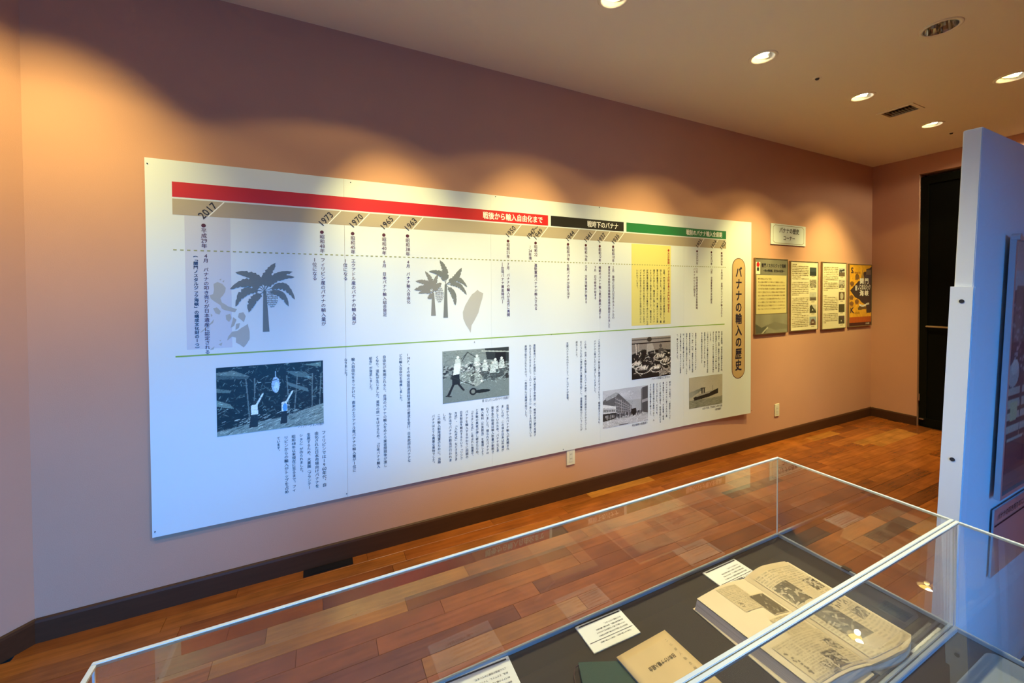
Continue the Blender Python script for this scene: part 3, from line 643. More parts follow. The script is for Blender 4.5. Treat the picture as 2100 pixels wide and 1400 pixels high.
# island silhouettes
def isl(pts, m, name, off=.0008):
    ik = newink(); P = [bP(*q) for q in pts]
    if sum((P[i][0]*P[(i+1) % len(P)][1]-P[(i+1) % len(P)][0]*P[i][1]) for i in range(len(P))) < 0: P = P[::-1]
    ik.poly(P); ik.build(name, m, bfn(off), bd)
isl([(979, 594), (984, 598), (991, 601), (989, 612), (985, 625), (981, 641), (974, 655), (967, 667), (965, 682), (961, 674), (955, 665), (950, 653), (949, 640), (954, 626), (962, 612), (968, 603), (974, 599)], M['pale'], 'island_silhouette')
for q in ([(438, 582), (446, 578), (456, 582), (463, 590), (462, 598), (457, 606), (452, 611), (455, 620), (462, 624), (455, 628), (448, 623), (440, 618), (432, 612), (430, 605), (437, 603), (439, 594)],
          [(452, 625), (459, 622), (468, 628), (478, 631), (486, 634), (482, 640), (472, 638), (462, 636), (455, 633)], [(437, 632), (445, 630), (453, 638), (450, 645), (442, 642)],
          [(490, 642), (499, 640), (504, 648), (500, 660), (494, 655), (488, 650)], [(463, 646), (472, 643), (475, 652), (470, 660), (464, 655)], [(478, 650), (485, 655), (480, 668), (473, 672), (476, 660)], [(484, 664), (492, 662), (490, 672), (483, 676)],
          [(468, 690), (476, 680), (487, 678), (495, 672), (502, 668), (508, 664), (512, 680), (512, 695), (505, 706), (500, 712), (492, 706), (484, 702), (484, 692), (476, 690), (466, 698)], [(430, 664), (439, 654), (437, 662), (428, 668), (415, 680), (410, 682)],
          [(430, 717), (440, 710), (438, 716)], [(448, 706), (456, 702), (454, 709)], [(450, 573), (454, 571), (453, 575)], [(456, 577), (460, 574), (459, 579)], [(432, 643), (436, 646), (433, 650)], [(1006-556, 698), (1010-556, 696), (1008-556, 700)]):
    _io = globals().get('_io', .0005)+.00003; isl(q, M['pale'], 'island_silhouette', _io)
# pins along the edges
for px, py in ((302, 335), (719, 374), (1016, 403), (1229, 425), (318, 1090), (711, 1012), (973, 701), (1131, 686), (1541, 842), (1155, 921)):
    u, v_ = bP(px, py); bm = bmesh.new(); lathe(bm, [(.001, -.004), (.0022, -.0035), (.0028, 0)], 12, Matrix.Translation((u, by(u), v_)) @ Matrix.Rotation(R(-90), 4, 'X')); 
    for v in bm.verts: v.co.y = 2*by(u) - v.co.y if v.co.y > by(u) else v.co.y
    bmobj('pin', bm, M['stop'], bd)

# the five printed photographs ------------------------------------------------
def photo(ras, tl, br_, tr=None, bl=None):
    a = bP(*tl); c = bP(*br_); x0, x1 = a[0], c[0]; z1, z0 = a[1], c[1]
    if tr: z1 = (z1+bP(*tr)[1])/2
    if bl: z0 = (z0+bP(*bl)[1])/2
    ras.build('photo_print', lambda u, v_: (x0+(x1-x0)*u, by(x0+(x1-x0)*u)-.0012, z0+(z1-z0)*v_), bd)
def plantation():
    r = Ras(230, 145, (.010, .013, .014)); rg = random.Random(3)
    for _ in range(420):
        x, y = rg.random(), rg.random()*.75; a = rg.uniform(-1.4, 1.4); L = rg.uniform(.02, .09); c = rg.choice([(.05, .07, .07), (.10, .14, .13), (.03, .045, .045), (.2, .26, .24)])
        r.line(x, y, x+L*math.cos(a)*.8, y+L*math.sin(a), rg.uniform(.002, .006), c, .8, True)
    r.poly([(0, .08), (.15, .06), (.29, .16), (.28, .19), (.02, .17)], (.14, .19, .18)); r.poly([(.0, .11), (.29, .165), (.27, .2), (0, .17)], (.07, .1, .1))
    r.poly([(0, .30), (.13, .35), (.12, .38), (0, .36)], (.12, .17, .16)); r.poly([(0, .47), (.12, .55), (.15, .62), (.1, .6), (0, .56)], (.16, .22, .2))
    r.poly([(.62, .12), (.82, .16), (.9, .28), (.72, .22)], (.10, .15, .15)); r.poly([(.62, .28), (.84, .42), (.85, .48), (.66, .36)], (.12, .17, .17)); r.poly([(.8, .05), (.98, .02), (.98, .1)], (.13, .2, .19))
    for x in (.29, .33, .70, .66, .88, .95): r.line(x, .85, x+rg.uniform(-.04, .04), .2, .006, (.16, .2, .19), .8)
    r.poly([(0, .93), (.3, .86), (.55, .83), (1, .68), (1, 1), (0, 1)], (.20, .25, .23)); 
    for _ in range(260):
        x = rg.random(); y = rg.uniform(.8-.1*x, 1); r.line(x, y, x+.03, y-.015, .004, rg.choice([(.05, .07, .07), (.4, .46, .42), (.12, .15, .14)]), .8)
    r.ell(.53, .32, .038, .12, (.30, .42, .55)); r.ell(.54, .36, .022, .08, (.42, .55, .66)); r.line(.53, .12, .53, .22, .006, (.3, .4, .45))
    for x, s_ in ((.33, 1), (.61, .85)):
        r.poly([(x-.03*s_, .6), (x+.03*s_, .58), (x+.035*s_, .74), (x-.03*s_, .74)], (.55, .62, .64)); r.ell(x+.005, .56, .016, .03, (.05, .04, .04)); r.line(x+.02, .6, x+.08, .44, .009, (.5, .58, .6)); r.poly([(x-.03*s_, .74), (x+.03*s_, .74), (x+.03*s_, .92), (x-.05*s_, .93)], (.02, .025, .03))
    r.ell(.615, .68, .022, .06, (.12, .3, .55)); r.speckle(350, 0, 0, 1, .8, .05, .005, .7, 2); r.contrast(1.25, .12); r.noise(.25); return r
def cartp():
    r = Ras(190, 142, (.19, .22, .21)); rg = random.Random(9); r.rect(0, 0, 1, .5, (.22, .25, .24))
    for _ in range(220): x, y = rg.random(), rg.random()*.5; r.line(x, y, x+.03, y+.004, .003, (.12, .14, .14), .6)
    r.poly([(.62, .0), (1, 0), (1, .3), (.65, .22)], (.05, .06, .06)); r.line(.58, .05, 1, .1, .012, (.35, .38, .36)); r.rect(.78, .1, .95, .3, (.02, .02, .02))
    r.line(.28, .22, .36, .05, .006, (.05, .06, .06)); r.line(.36, .05, .52, .2, .006, (.05, .06, .06)); r.line(.2, .26, .36, .06, .004, (.05, .06, .06))
    for _ in range(260): x = rg.uniform(.0, 1); y = rg.uniform(.30, .52+.1*x); r.ell(x, y, rg.uniform(.008, .03), rg.uniform(.01, .03), rg.choice([(.03, .035, .035), (.09, .1, .1), (.3, .33, .32), (.05, .05, .05)]), .85)
    for x, y in ((.22, .14), (.5, .14), (.62, .25), (.78, .24), (.88, .22), (.74, .3)):
        r.ell(x, y, .02, .028, (.5, .53, .5)); r.poly([(x-.035, y+.03), (x+.035, y+.03), (x+.05, y+.2), (x-.045, y+.2)], (.42, .46, .44)); r.poly([(x-.03, y+.2), (x+.045, y+.2), (x+.03, y+.38), (x-.02, y+.36)], (.10, .12, .12) if x > .6 else (.3, .33, .32))
    r.ell(.34, .52, .10, .09, (.25, .28, .26)); r.ell(.48, .6, .10, .13, (.33, .36, .33)); r.ell(.43, .56, .03, .08, (.1, .11, .1))
    for i in range(7): r.line(.40+.02*i, .5, .41+.022*i, .72, .003, (.14, .16, .15))
    r.ell(.21, .20, .03, .03, (.45, .48, .46)); r.poly([(.17, .26), (.26, .25), (.24, .46), (.15, .5)], (.5, .54, .52)); r.poly([(.13, .48), (.24, .46), (.25, .66), (.14, .66)], (.03, .035, .035))
    r.line(.16, .64, .08, .86, .018, (.03, .03, .03)); r.line(.22, .64, .30, .78, .016, (.03, .03, .03)); r.line(.05, .86, .12, .88, .01, (.03, .03, .03))
    r.line(.12, .5, .46, .72, .008, (.05, .06, .05)); r.ell(.58, .84, .12, .035, (.02, .03, .03)); r.ell(.44, .83, .055, .07, (.03, .03, .03)); r.ell(.44, .83, .03, .04, (.2, .22, .2)); r.speckle(420, .25, .25, 1, .68, .05, .006, .75, 3); r.speckle(120, 0, 0, .6, .35, .04, .003, .4, 4); r.speckle(60, 0, .7, 1, 1, .06, .003, .25, 5); r.contrast(1.45, .2); r.noise(.15); return r
def baskets():
    r = Ras(150, 144, (.30, .27, .24)); rg = random.Random(5); r.rect(0, .04, 1, .07, (.12, .1, .09)); r.rect(0, .13, 1, .16, (.03, .02, .02)); r.rect(0, .16, 1, .34, (.26, .23, .2))
    r.poly([(0, .4), (.3, .3), (1, .35), (1, 1), (0, 1)], (.02, .017, .014))
    r.line(.1, .16, .12, .4, .012, (.5, .46, .4)); r.line(.17, .16, .17, .36, .008, (.4, .36, .3)); r.ell(.44, .06, .06, .06, (.06, .05, .04))
    r.poly([(.38, .16), (.52, .16), (.6, .42), (.36, .42)], (.38, .35, .31)); r.poly([(.4, .36), (.56, .34), (.54, .8), (.42, .8)], (.02, .02, .02)); r.ell(.73, .24, .035, .05, (.12, .1, .09)); r.poly([(.68, .3), (.8, .3), (.84, .46), (.66, .46)], (.1, .09, .08))
    for _ in range(190):
        x, y = rg.random(), rg.uniform(.36, .92); a = rg.uniform(-1, 1.2); L = rg.uniform(.03, .09); r.line(x, y, x+L*math.cos(a), y+L*math.sin(a), rg.uniform(.004, .012), rg.choice([(.4, .36, .3), (.2, .18, .15), (.6, .55, .48), (.03, .02, .02), (.02, .02, .02)]), .9, True)
    for x, y, s_ in ((.28, .78, .18), (.12, .66, .12), (.72, .52, .16), (.86, .64, .13), (.62, .8, .14)):
        for k in range(-6, 15): a = math.pi*k/14; r.ell(x-s_*math.cos(a), y+s_*.55*math.sin(a), .012, .012, (.62, .58, .5), .9)
        for k in range(8): a = rg.uniform(-.9, .4); r.line(x-s_*.6+s_*.15*k, y+.02, x-s_*.5+s_*.15*k+.04*math.cos(a), y-.09+.03*math.sin(a), .012, rg.choice([(.5, .46, .4), (.3, .27, .22), (.65, .6, .52)]), 1, True)
    for k in range(5): r.line(.7, .86+.03*k, 1, .80+.03*k, .005, (.6, .56, .5))
    r.speckle(260, 0, .3, 1, 1, .07, .007, .8, 6); r.contrast(1.2, .2)
    r.noise(.2); return r
def street():
    r = Ras(170, 142, (.34, .35, .37)); rg = random.Random(6); r.rect(0, 0, 1, .35, (.40, .41, .44)); r.noise(.12, 6)
    r.poly([(0, .28), (.12, .16), (.32, .10), (.62, .5), (.64, .72), (0, .75)], (.13, .13, .14)); r.poly([(.05, .2), (.28, .08), (.33, .12), (.28, .2), (.08, .28)], (.3, .31, .33))
    for k in range(5):
        r.line(.26, .24+.1*k, .62, .55+.04*k, .004, (.4, .4, .42)); 
    for k in range(9): r.line(.28+.04*k, .2+.035*k, .28+.04*k, .75, .004, (.34, .34, .36))
    r.poly([(0, .36), (.28, .46), (.28, .52), (0, .46)], (.5, .51, .53)); r.poly([(0, .46), (.28, .52), (.28, .62), (0, .6)], (.36, .37, .39)); 
    for k in range(7): r.ell(.03+.035*k, .53+.006*k, .009, .03, (.04, .04, .04))
    r.poly([(0, .62), (.28, .62), (.28, .78), (0, .82)], (.05, .05, .05)); r.line(.0, .6, .3, .62, .008, (.55, .56, .58))
    r.poly([(.86, .05), (1, .02), (1, .78), (.86, .72)], (.10, .10, .11)); r.poly([(.84, .4), (1, .36), (1, .44), (.84, .48)], (.3, .3, .32)); r.line(.845, .08, .85, .72, .006, (.06, .06, .06))
    for _ in range(90): x = rg.uniform(.05, .84); y = .66+.02*rg.random(); h_ = rg.uniform(.05, .12); r.rect(x, y, x+.015, y+h_, rg.choice([(.04, .04, .05), (.07, .07, .08), (.25, .25, .26)]))
    r.poly([(.62, .6), (.72, .58), (.74, .72), (.66, .8), (.62, .72)], (.03, .03, .03)); r.rect(0, .82, 1, 1, (.42, .43, .46))
    for _ in range(80): x = rg.random(); y = rg.uniform(.8, 1); r.line(x, y, x+.05, y-.008, .004, (.28, .29, .31), .7)
    r.speckle(260, 0, .1, .64, .8, .03, .004, .55, 7); r.speckle(200, .05, .64, .9, .82, .02, .006, .8, 8); r.speckle(120, 0, .8, 1, 1, .05, .004, .4, 9); r.contrast(1.35, .25); r.rect(.35, .965, .55, .985, (.08, .08, .09)); r.noise(.12); return r
def ship():
    r = Ras(105, 105, (.42, .40, .33)); r.noise(.06, 5); r.rect(0, .74, 1, 1, (.22, .23, .19)); rg = random.Random(8)
    for _ in range(110): x = rg.random(); y = rg.uniform(.72, 1); r.line(x, y, x+.07, y-.012+.02*rg.random(), .005, rg.choice([(.12, .13, .11), (.34, .35, .3)]), .8)
    for k in range(26): r.ell(.36-.014*k+rg.uniform(-.02, .02), .42+.006*k, .05+.002*k, .035+.002*k, (.13-.0+.006*k, .15+.006*k, .13+.006*k), .5)
    r.poly([(.13, .66), (.2, .63), (.55, .58), (.87, .46), (.87, .62), (.6, .7), (.16, .76)], (.02, .02, .018)); r.poly([(.2, .62), (.36, .56), (.7, .5), (.6, .58), (.22, .65)], (.3, .3, .27))
    r.rect(.36, .4, .40, .56, (.03, .03, .03)); r.rect(.43, .39, .47, .55, (.03, .03, .03)); r.ell(.41, .39, .08, .02, (.05, .05, .05)); r.line(.5, .5, .66, .48, .012, (.45, .44, .38)); r.line(.28, .46, .3, .62, .004, (.1, .1, .1)); r.line(.7, .34, .7, .52, .004, (.1, .1, .1))
    r.rect(0, 0, 1, .012, (.25, .24, .19)); r.rect(0, 0, .014, 1, (.25, .24, .19)); r.noise(.08); return r
photo(plantation(), (443, 754), (664, 872), (662, 739), (446, 889)); photo(cartp(), (907, 720), (1044, 811), (1044, 711), (908, 827)); photo(baskets(), (1295.5, 694), (1375, 770), (1375, 687), (1296, 777))
photo(street(), (1236, 802), (1328.5, 864), (1328, 789), (1237, 876)); photo(ship(), (1413, 774), (1481, 827), (1481, 767), (1413, 838))

# ================================================================== WALL POSTERS
def wall_rect(tl, br_, tr, bl, Y):
    a, b, c, d_ = (atY(*q, Y) for q in (tl, br_, tr, bl)); return (a.x+d_.x)/2, (b.x+c.x)/2, (b.z+d_.z)/2, (a.z+c.z)/2
def poster(label, x0, x1, z0, z1, paint, texts, name='wall_poster', th=.018):
    Y = WY-th; t = empty(name, ((x0+x1)/2, WY, z0), label, 'poster', 'posters in a row beside the board'); cx_ = (x0+x1)/2; W_, H_ = x1-x0, z1-z0
    loc = lambda x, y, z: (x, y, z)
    fr = .008
    bm = bmesh.new()
    for a, b in (((-W_/2, -th, 0), (W_/2, -.001, fr)), ((-W_/2, -th, H_-fr), (W_/2, -.001, H_)), ((-W_/2, -th, fr), (-W_/2+fr, -.001, H_-fr)), ((W_/2-fr, -th, fr), (W_/2, -.001, H_-fr))): add_box(bm, a, b)
    bmobj('frame', bm, M['ftrim'], t)
    box('backing', (-W_/2+fr, -th+.004, fr), (W_/2-fr, -.001, H_-fr), M['foam'], t)
    w2, h2 = W_-2*fr, H_-2*fr
    paint.build('sheet', lambda u, v_: (-w2/2+w2*u, -th+.003, fr+h2*v_), t)
    for m, fn in texts:
        ik = Ink(); fn(ik); ik.build('lettering', m, lambda u, v_: (-w2/2+w2*u, -th+.0022, fr+h2*v_), t)
    return t
txt = ('関門海峡は古代より陸上海上交通の要衝であり幕末の下関戦争を契機とした下関門司両港の開港以降海峡の出入口には双子の洋式灯台が設置され沿岸部には重厚な近代建築が続々と建設されました狭隘な海峡を外国船が行き交う景観の中に日本が近代国家建設へ向け躍動した'
       '時代のレトロな建造物群が時が停止したかのように現存しており渡船や海底トンネルを使って両岸を巡ればまるで映画のワンシーンに紛れ込んだようなノスタルジックな街並みに出会うことができます')
def lines(rows, u0, u1, m_=None, em=None, asp=1.4, start=0, bold=.004):
    def f(ik):
        k = start
        for v_, full in rows:
            n = int(22*full); s_ = ''.join(txt[(k+i) % len(txt)] for i in range(n)); k += n
            e = (u1-u0)/22; 
            for i, c in enumerate(s_):
                V, F = glyph(c); ik.put(V-(.5, .38), F, (e*.96, e*.96/asp), (u0+e*(i+.5), v_), bold)
    return f
# 1: grey poster with red disc
r = Ras(90, 128, (.16, .15, .115)); r.rect(0, 0, 1, .26, (.20, .19, .15)); r.rect(0, .74, 1, 1, (.24, .23, .18)); r.noise(.18, 7)
r.poly([(0, .86), (.2, .92), (.4, .88), (.3, 1), (0, 1)], (.10, .10, .08)); r.line(.2, 1, .38, .92, .01, (.5, .48, .4)); r.poly([(.3, .9), (.6, .85), (1, .9), (1, .95), (.6, .96)], (.19, .18, .14))
r.rect(.03, .22, .97, .735, (.62, .54, .27)); r.rect(.0, .735, 1, .742, (.08, .05, .03)); r.rect(.0, .05, .15, .20, (.75, .72, .6)); r.ell(.08, .08, .05, .032, (.5, .01, .015)); r.rect(.05, .12, .11, .165, (.03, .03, .03)); r.rect(0, 0, 1, .01, (.3, .3, .26))
x0, x1, z0, z1 = wall_rect((1549.5, 529), (1616, 681), (1616, 531), (1548, 687), WY-.018)
poster('grey poster with a red disc and yellow text block, leftmost beside the board', x0, x1, z0, z1, r,
       [(M['ink'], lambda ik: (ik.row('関門ノスタルジック海峡', .18, .95, .915, .02, .06, 1.1), ik.row('〜時の停車場、近代化の記憶〜', .22, .9, .845, .02, .038, 1.2))), (M['sepl'], lines([(.735-.045*i, (.5 if i == 0 else 1)) for i in range(10)], .07, .93, asp=1.5, bold=.01))])
# 2, 3: cream text sheets with a column of small photographs
def sheet(seed, kinds):
    r = Ras(90, 128, (.74, .68, .50)); rg = random.Random(seed)
    for i, kd in enumerate(kinds):
        y0 = .075+.185*i; y1 = y0+.125
        r.rect(.69, y0, .95, y1, kd[0]); r.rect(.69, y0+(y1-y0)*.55, .95, y1, kd[1]); r.rect(.76, y1+.014, .88, y1+.022, (.15, .12, .08))
        if kd[2] == 'e': r.ell(.82, (y0+y1)/2, .07, .052, (.45, .42, .34))
        if kd[2] == 't': r.poly([(.70, y0+.03), (.76, y0), (.94, y1-.02), (.94, y1), (.7, y1)], (.06, .06, .04)); r.poly([(.78, y1-.04), (.80, y1-.06), (.83, y1-.04)], (.7, .7, .6))
        if kd[2] == 'n':
            for _ in range(50): x, y = rg.uniform(.69, .93), rg.uniform(y0, y1-.01); r.rect(x, y, x+.03, y+.012, rg.choice([(.5, .45, .36), (.1, .09, .07), (.3, .26, .2)]))
        if kd[2] == 'b': r.rect(.74, y0+.05, .9, y1, (.12, .06, .04)); r.ell(.82, y0+.06, .08, .03, (.14, .08, .06)); r.rect(.78, y0+.07, .86, y0+.09, (.4, .35, .28))
        if kd[2] == 'p': r.line(.72, y0+.05, .92, y0+.03, .014, (.04, .04, .04)); r.line(.74, y0+.03, .8, y0+.06, .012, (.06, .06, .05))
        if kd[2] == 'l': r.rect(.81, y0+.02, .825, y1-.04, (.3, .28, .24)); r.rect(.72, y1-.04, .92, y1, (.12, .10, .08))
    return r
sh2 = sheet(1, [((.05, .07, .08), (.03, .04, .04), ''), ((.3, .27, .2), (.3, .27, .2), 'n'), ((.5, .5, .44), (.2, .18, .14), 'l'), ((.5, .48, .42), (.3, .3, .24), 't'), ((.3, .36, .4), (.25, .22, .2), 'b')])
sh3 = sheet(2, [((.42, .45, .46), (.14, .10, .07), 'p'), ((.42, .4, .35), (.16, .13, .09), 'n'), ((.14, .09, .05), (.14, .09, .05), 'e'), ((.06, .055, .03), (.06, .055, .03), ''), ((.09, .06, .06), (.06, .04, .04), 't')])
rows2 = [(.96, .3)] + [(.935-.026*i, 1 if i % 8 != 6 else .5) for i in range(8)] + [(.70-.026*i, 1 if i != 7 else .45) for i in range(8)] + [(.47-.026*i, 1 if i != 9 else .6) for i in range(17)]
rows2b = [(.93-.0265*i, 1 if i not in (8, 13) else .3) for i in range(14)] + [(.50-.0265*i, 1 if i else .3) for i in range(9)] + [(.225-.0265*i, 1 if i != 5 else .2) for i in range(6)]
x0, x1, z0, z1 = wall_rect((1621, 534.5), (1676.5, 674), (1680, 537), (1622, 681), WY-.018)
poster('cream text poster with five small photographs, right beside the grey poster', x0, x1, z0, z1, sh2, [(M['sepl'], lines(rows2, .04, .65, asp=1.5, start=20, bold=.02))])
x0, x1, z0, z1 = wall_rect((1687, 536.5), (1734, 670.5), (1738, 539), (1685.5, 678), WY-.018)
poster('cream text poster with five small photographs, left of the orange poster', x0, x1, z0, z1, sh3, [(M['sepl'], lines(rows2b, .05, .66, asp=1.5, start=90, bold=.02))])
# 4: orange poster
r = Ras(100, 142, (.72, .36, .025)); r.noise(.10, 9); rg = random.Random(12)
for _ in range(40): x, y = rg.random()*.6, rg.random()*.8; r.rect(x, y, x+.03, y+.006, (.5, .24, .02))
r.rect(0, .855, 1, .945, (.42, .085, .012)); r.rect(0, .945, 1, 1, (.05, .01, .012)); dkp = (.045, .03, .035)
r.poly([(.04, .42), (.40, .27), (.62, .25), (.62, .12), (.75, .11), (.75, .07), (.92, .05), (1, .02), (1, .79), (.78, .8), (.75, .66), (.56, .62), (.45, .57), (.25, .53)], dkp)
r.rect(.75, .08, .97, .16, (.16, .12, .10)); r.rect(.70, .16, .97, .30, (.06, .05, .08)); r.ell(.34, .20, .08, .05, (.16, .08, .02)); r.poly([(.25, .25), (.45, .23), (.42, .17), (.3, .17)], (.2, .1, .03))
for x, y in ((.12, .31), (.10, .53), (.11, .63), (.34, .60)): r.ell(x, y, .09, .035, (.22, .10, .03)); r.rect(x-.06, y, x+.07, y+.05, (.16, .07, .03), .7)
r.poly([(.38, .71), (.5, .66), (.75, .69), (.8, .73), (.4, .74)], (.14, .08, .03)); r.poly([(.55, .15), (.57, .06), (.6, .15), (.66, .2), (.66, .27), (.5, .27)], (.35, .22, .06))
r.noise(.12, 30)
sx_ = lambda ik: None
def wavep(ik):
    for i in range(12):
        a, b = i/12, (i+1)/12; f = lambda t: .355-.02*t*0 + .018*math.sin(t*5.5-.4)*(-1)
        for o_ in (0, .016): ik.add([(.44+.46*a, f(a)-o_-.012), (.44+.46*b, f(b)-o_-.012), (.44+.46*b, f(b)-o_), (.44+.46*a, f(a)-o_)], [(0, 1, 2, 3)])
def big(s_, pos, ex, ey, b=.03):
    def f(ik):
        for c, (u, v_) in zip(s_, pos):
            V, F = glyph(c); ik.put(V-((.5, .38) if ord(c) > 127 else (.25, .345)), F, (ex, ey), (u, v_), b)
    return f
x0, x1, z0, z1 = wall_rect((1742, 540), (1788, 665), (1788.3, 543), (1741, 672.5), WY-.018)
x1 = min(x1, RX-.004)
poster('orange and black poster with white lettering, at the room corner', x0, x1, z0, z1, r,
       [(M['white'], big('関門海峡', [(.55, .735), (.77, .735), (.55, .535), (.77, .535)], .19, .10)), (M['white'], lambda ik: ik.row('ノスタルジック', .38, .96, .635, .025, .10, .8)), (M['white'], wavep),
        (M['white'], lambda ik: ik.row('日本遺産', .74, .92, .028, .01, .03)), (M['white'], lambda ik: (ik.rect(.26, .58, .34, .66))),
        (M['ink'], lambda ik: ik.column('物語', .30, .655, .585, .01, w_=1.2)),
        (M['navy'], big('S', [(.12, .905)], .24, .13, .02)), (M['navy'], big('K', [(.10, .26)], .24, .13, .02)), (M['maroon'], lambda ik: ik.row('himonoseki', .17, .5, .875, .0, .05, 1)), (M['maroon'], lambda ik: ik.row('itakyushu', .16, .46, .215, .0, .05, 1))])
# corner sign
x0, x1, z0, z1 = wall_rect((1581.5, 457), (1652, 505), (1652.5, 463.5), (1581.5, 500), WY-.01)
z1 = atY(1582, 457, WY-.01).z; z0 = z1-(atY(1582, 457, WY-.01).z-atY(1582, 500, WY-.01).z)
t = empty('corner_sign', ((x0+x1)/2, WY, z0), 'small white sign with black lettering above the posters', 'sign')
W_, H_ = x1-x0, z1-z0
box('plate', (-W_/2, -.01, 0), (W_/2, -.001, H_), M['board'], t, .001)
ik = Ink(); q = [(.055, .16), (.11, .07), (.89, .07), (.945, .16), (.945, .84), (.89, .93), (.11, .93), (.055, .84)]
for i in range(8): a, b = q[i], q[(i+1) % 8]; ik.line((a[0]*W_, a[1]*H_), (b[0]*W_, b[1]*H_), .004)
sf = lambda u, v_: (-W_/2+u, -.0108, v_); ik.build('border', M['sepl'], sf, t)
ik = Ink(); ik.row('バナナの歴史', .22*W_, .80*W_, .70*H_, .016, .058); ik.row('コーナー', .33*W_, .68*W_, .34*H_, .016, .052); ik.build('lettering', M['ink'], sf, t)

# wall sockets
def socket(px0, px1, label, n):
    a = atY(*px0, WY-.008); b = atY(*px1, WY-.008); cx_, cz = (a.x+b.x)/2, (a.z+b.z)/2
    t = empty('wall_socket', (cx_, WY, cz), label, 'socket', 'wall sockets'); box('cover_plate', (-.035, -.008, -.06), (.035, 0, .06), M['plate'], t, .002)
    ins = box('insert', (-.017, -.0095, -.04), (.017, -.007, .04), M['trimw'], t, .001)
    for k in (-.02, .012):
        for x in (-.007, .005): box('slot', (x, -.0100, k), (x+.002, -.0093, k+.009), M['slot'], ins)
socket((1163, 918), (1179, 953), 'white wall socket just under the lower edge of the timeline board', 0)
socket((1588, 827), (1600, 854), 'cream wall socket below the grey poster', 1)
# metal floor plate by the baseboard
t = empty('floor_plate', (.03, 2.355, 0), 'dark metal floor outlet plate by the baseboard, catching blue light', 'floor outlet')
box('plate', (-.12, -.030, .0002), (.12, .030, .003), M['sheen'], t, .001)
box('lid', (-.09, -.020, .003), (.02, .020, .0045), M['sheen'], t, .0005); box('lid', (.03, -.020, .003), (.09, .020, .0045), M['sheen'], t, .0005)

# ================================================================== DISPLAY CASES
ZD, ZT = EYE.z-.876, EYE.z-.593                            # deck and glass top
def case(name, label, x0, x1, y0, y1):
    t = empty(name, ((x0+x1)/2, (y0+y1)/2, 0), label, 'display case'); cx_, cy_ = t.location.x, t.location.y
    X0, X1, Y0, Y1 = x0-cx_, x1-cx_, y0-cy_, y1-cy_; g = .006; e = .0075
    box('base_cabinet', (X0+.05, Y0+.03, .001), (X1-.05, Y1-.05, ZD-.03), M['cab'], t, .004)
    box('deck', (X0, Y0, ZD-.028), (X1, Y1, ZD), M['deck'], t)
    for nm, a, b in (('pane', (X0+e, Y1-g, ZD+.001), (X1-e, Y1-.001, ZT-e)), ('pane', (X0+e, Y0+.001, ZD+.001), (X1-e, Y0+g, ZT-e)), ('pane', (X0+.001, Y0+e, ZD+.001), (X0+g, Y1-e, ZT-e)), ('pane', (X1-g, Y0+e, ZD+.001), (X1-.001, Y1-e, ZT-e)), ('pane', (X0+e, Y0+e, ZT-.005), (X1-e, Y1-e, ZT))):
        # a pane is a single sheet so that it reflects once
        if a[2] > ZT-.01: mesh(nm, [(a[0], a[1], ZT-.001), (b[0], a[1], ZT-.001), (b[0], b[1], ZT-.001), (a[0], b[1], ZT-.001)], [(0, 1, 2, 3)], M['glass'], t)
        elif b[1]-a[1] < .01: y = (a[1]+b[1])/2; mesh(nm, [(a[0], y, a[2]), (b[0], y, a[2]), (b[0], y, b[2]), (a[0], y, b[2])], [(0, 1, 2, 3)], M['glass'], t)
        else: x = (a[0]+b[0])/2; mesh(nm, [(x, a[1], a[2]), (x, b[1], a[2]), (x, b[1], b[2]), (x, a[1], b[2])], [(0, 1, 2, 3)], M['glass'], t)
    for a, b in (((X0, Y1-e, ZT-.006), (X1, Y1, ZT)), ((X0, Y0, ZT-.006), (X1, Y0+e, ZT)), ((X0, Y0+e, ZT-.006), (X0+e, Y1-e, ZT)), ((X1-e, Y0+e, ZT-.006), (X1, Y1-e, ZT))): box('rim', a, b, M['rim'], t, .0008)
    for a in ((X0, Y0), (X1-.003, Y0), (X0, Y1-.003), (X1-.003, Y1-.003)): box('corner_joint', (a[0], a[1], ZD), (a[0]+.003, a[1]+.003, ZT-.006), M['rim'], t)
    for a, b in (((X0, Y1-.008, ZD), (X1, Y1-.0005, ZD+.010)), ((X0, Y0+.0005, ZD), (X1, Y0+.008, ZD+.010)), ((X0+.0005, Y0+.008, ZD), (X0+.008, Y1-.008, ZD+.010)), ((X1-.008, Y0+.008, ZD), (X1-.0005, Y1-.008, ZD+.010))): box('deck_rail', a, b, M['rail'], t, .001)
    return t
c1 = case('display_case', 'clear acrylic display case holding the old books, nearest the wall', -.335, 1.463, .4305, .878)
c2 = case('display_case', 'empty clear acrylic display case nearest the viewer, at the bottom edge', -.335, 1.463, -.02, .4285)
lt = bpy.data.objects.new('latch', None)
lx, ly, _z = atZ(1738, 1172, ZD); cx_, cy_ = c1.location.x, c1.location.y
bm = bmesh.new(); add_box(bm, (1.4635-cx_, .645-cy_, ZD-.012), (1.474-cx_, .685-cy_, ZD+.006)); add_box(bm, (1.452-cx_, .655-cy_, ZD+.0101), (1.47-cx_, .675-cy_, ZD+.0125)); bmobj('latch', bm, M['latch'], c1)
bpy.data.objects.remove(lt)

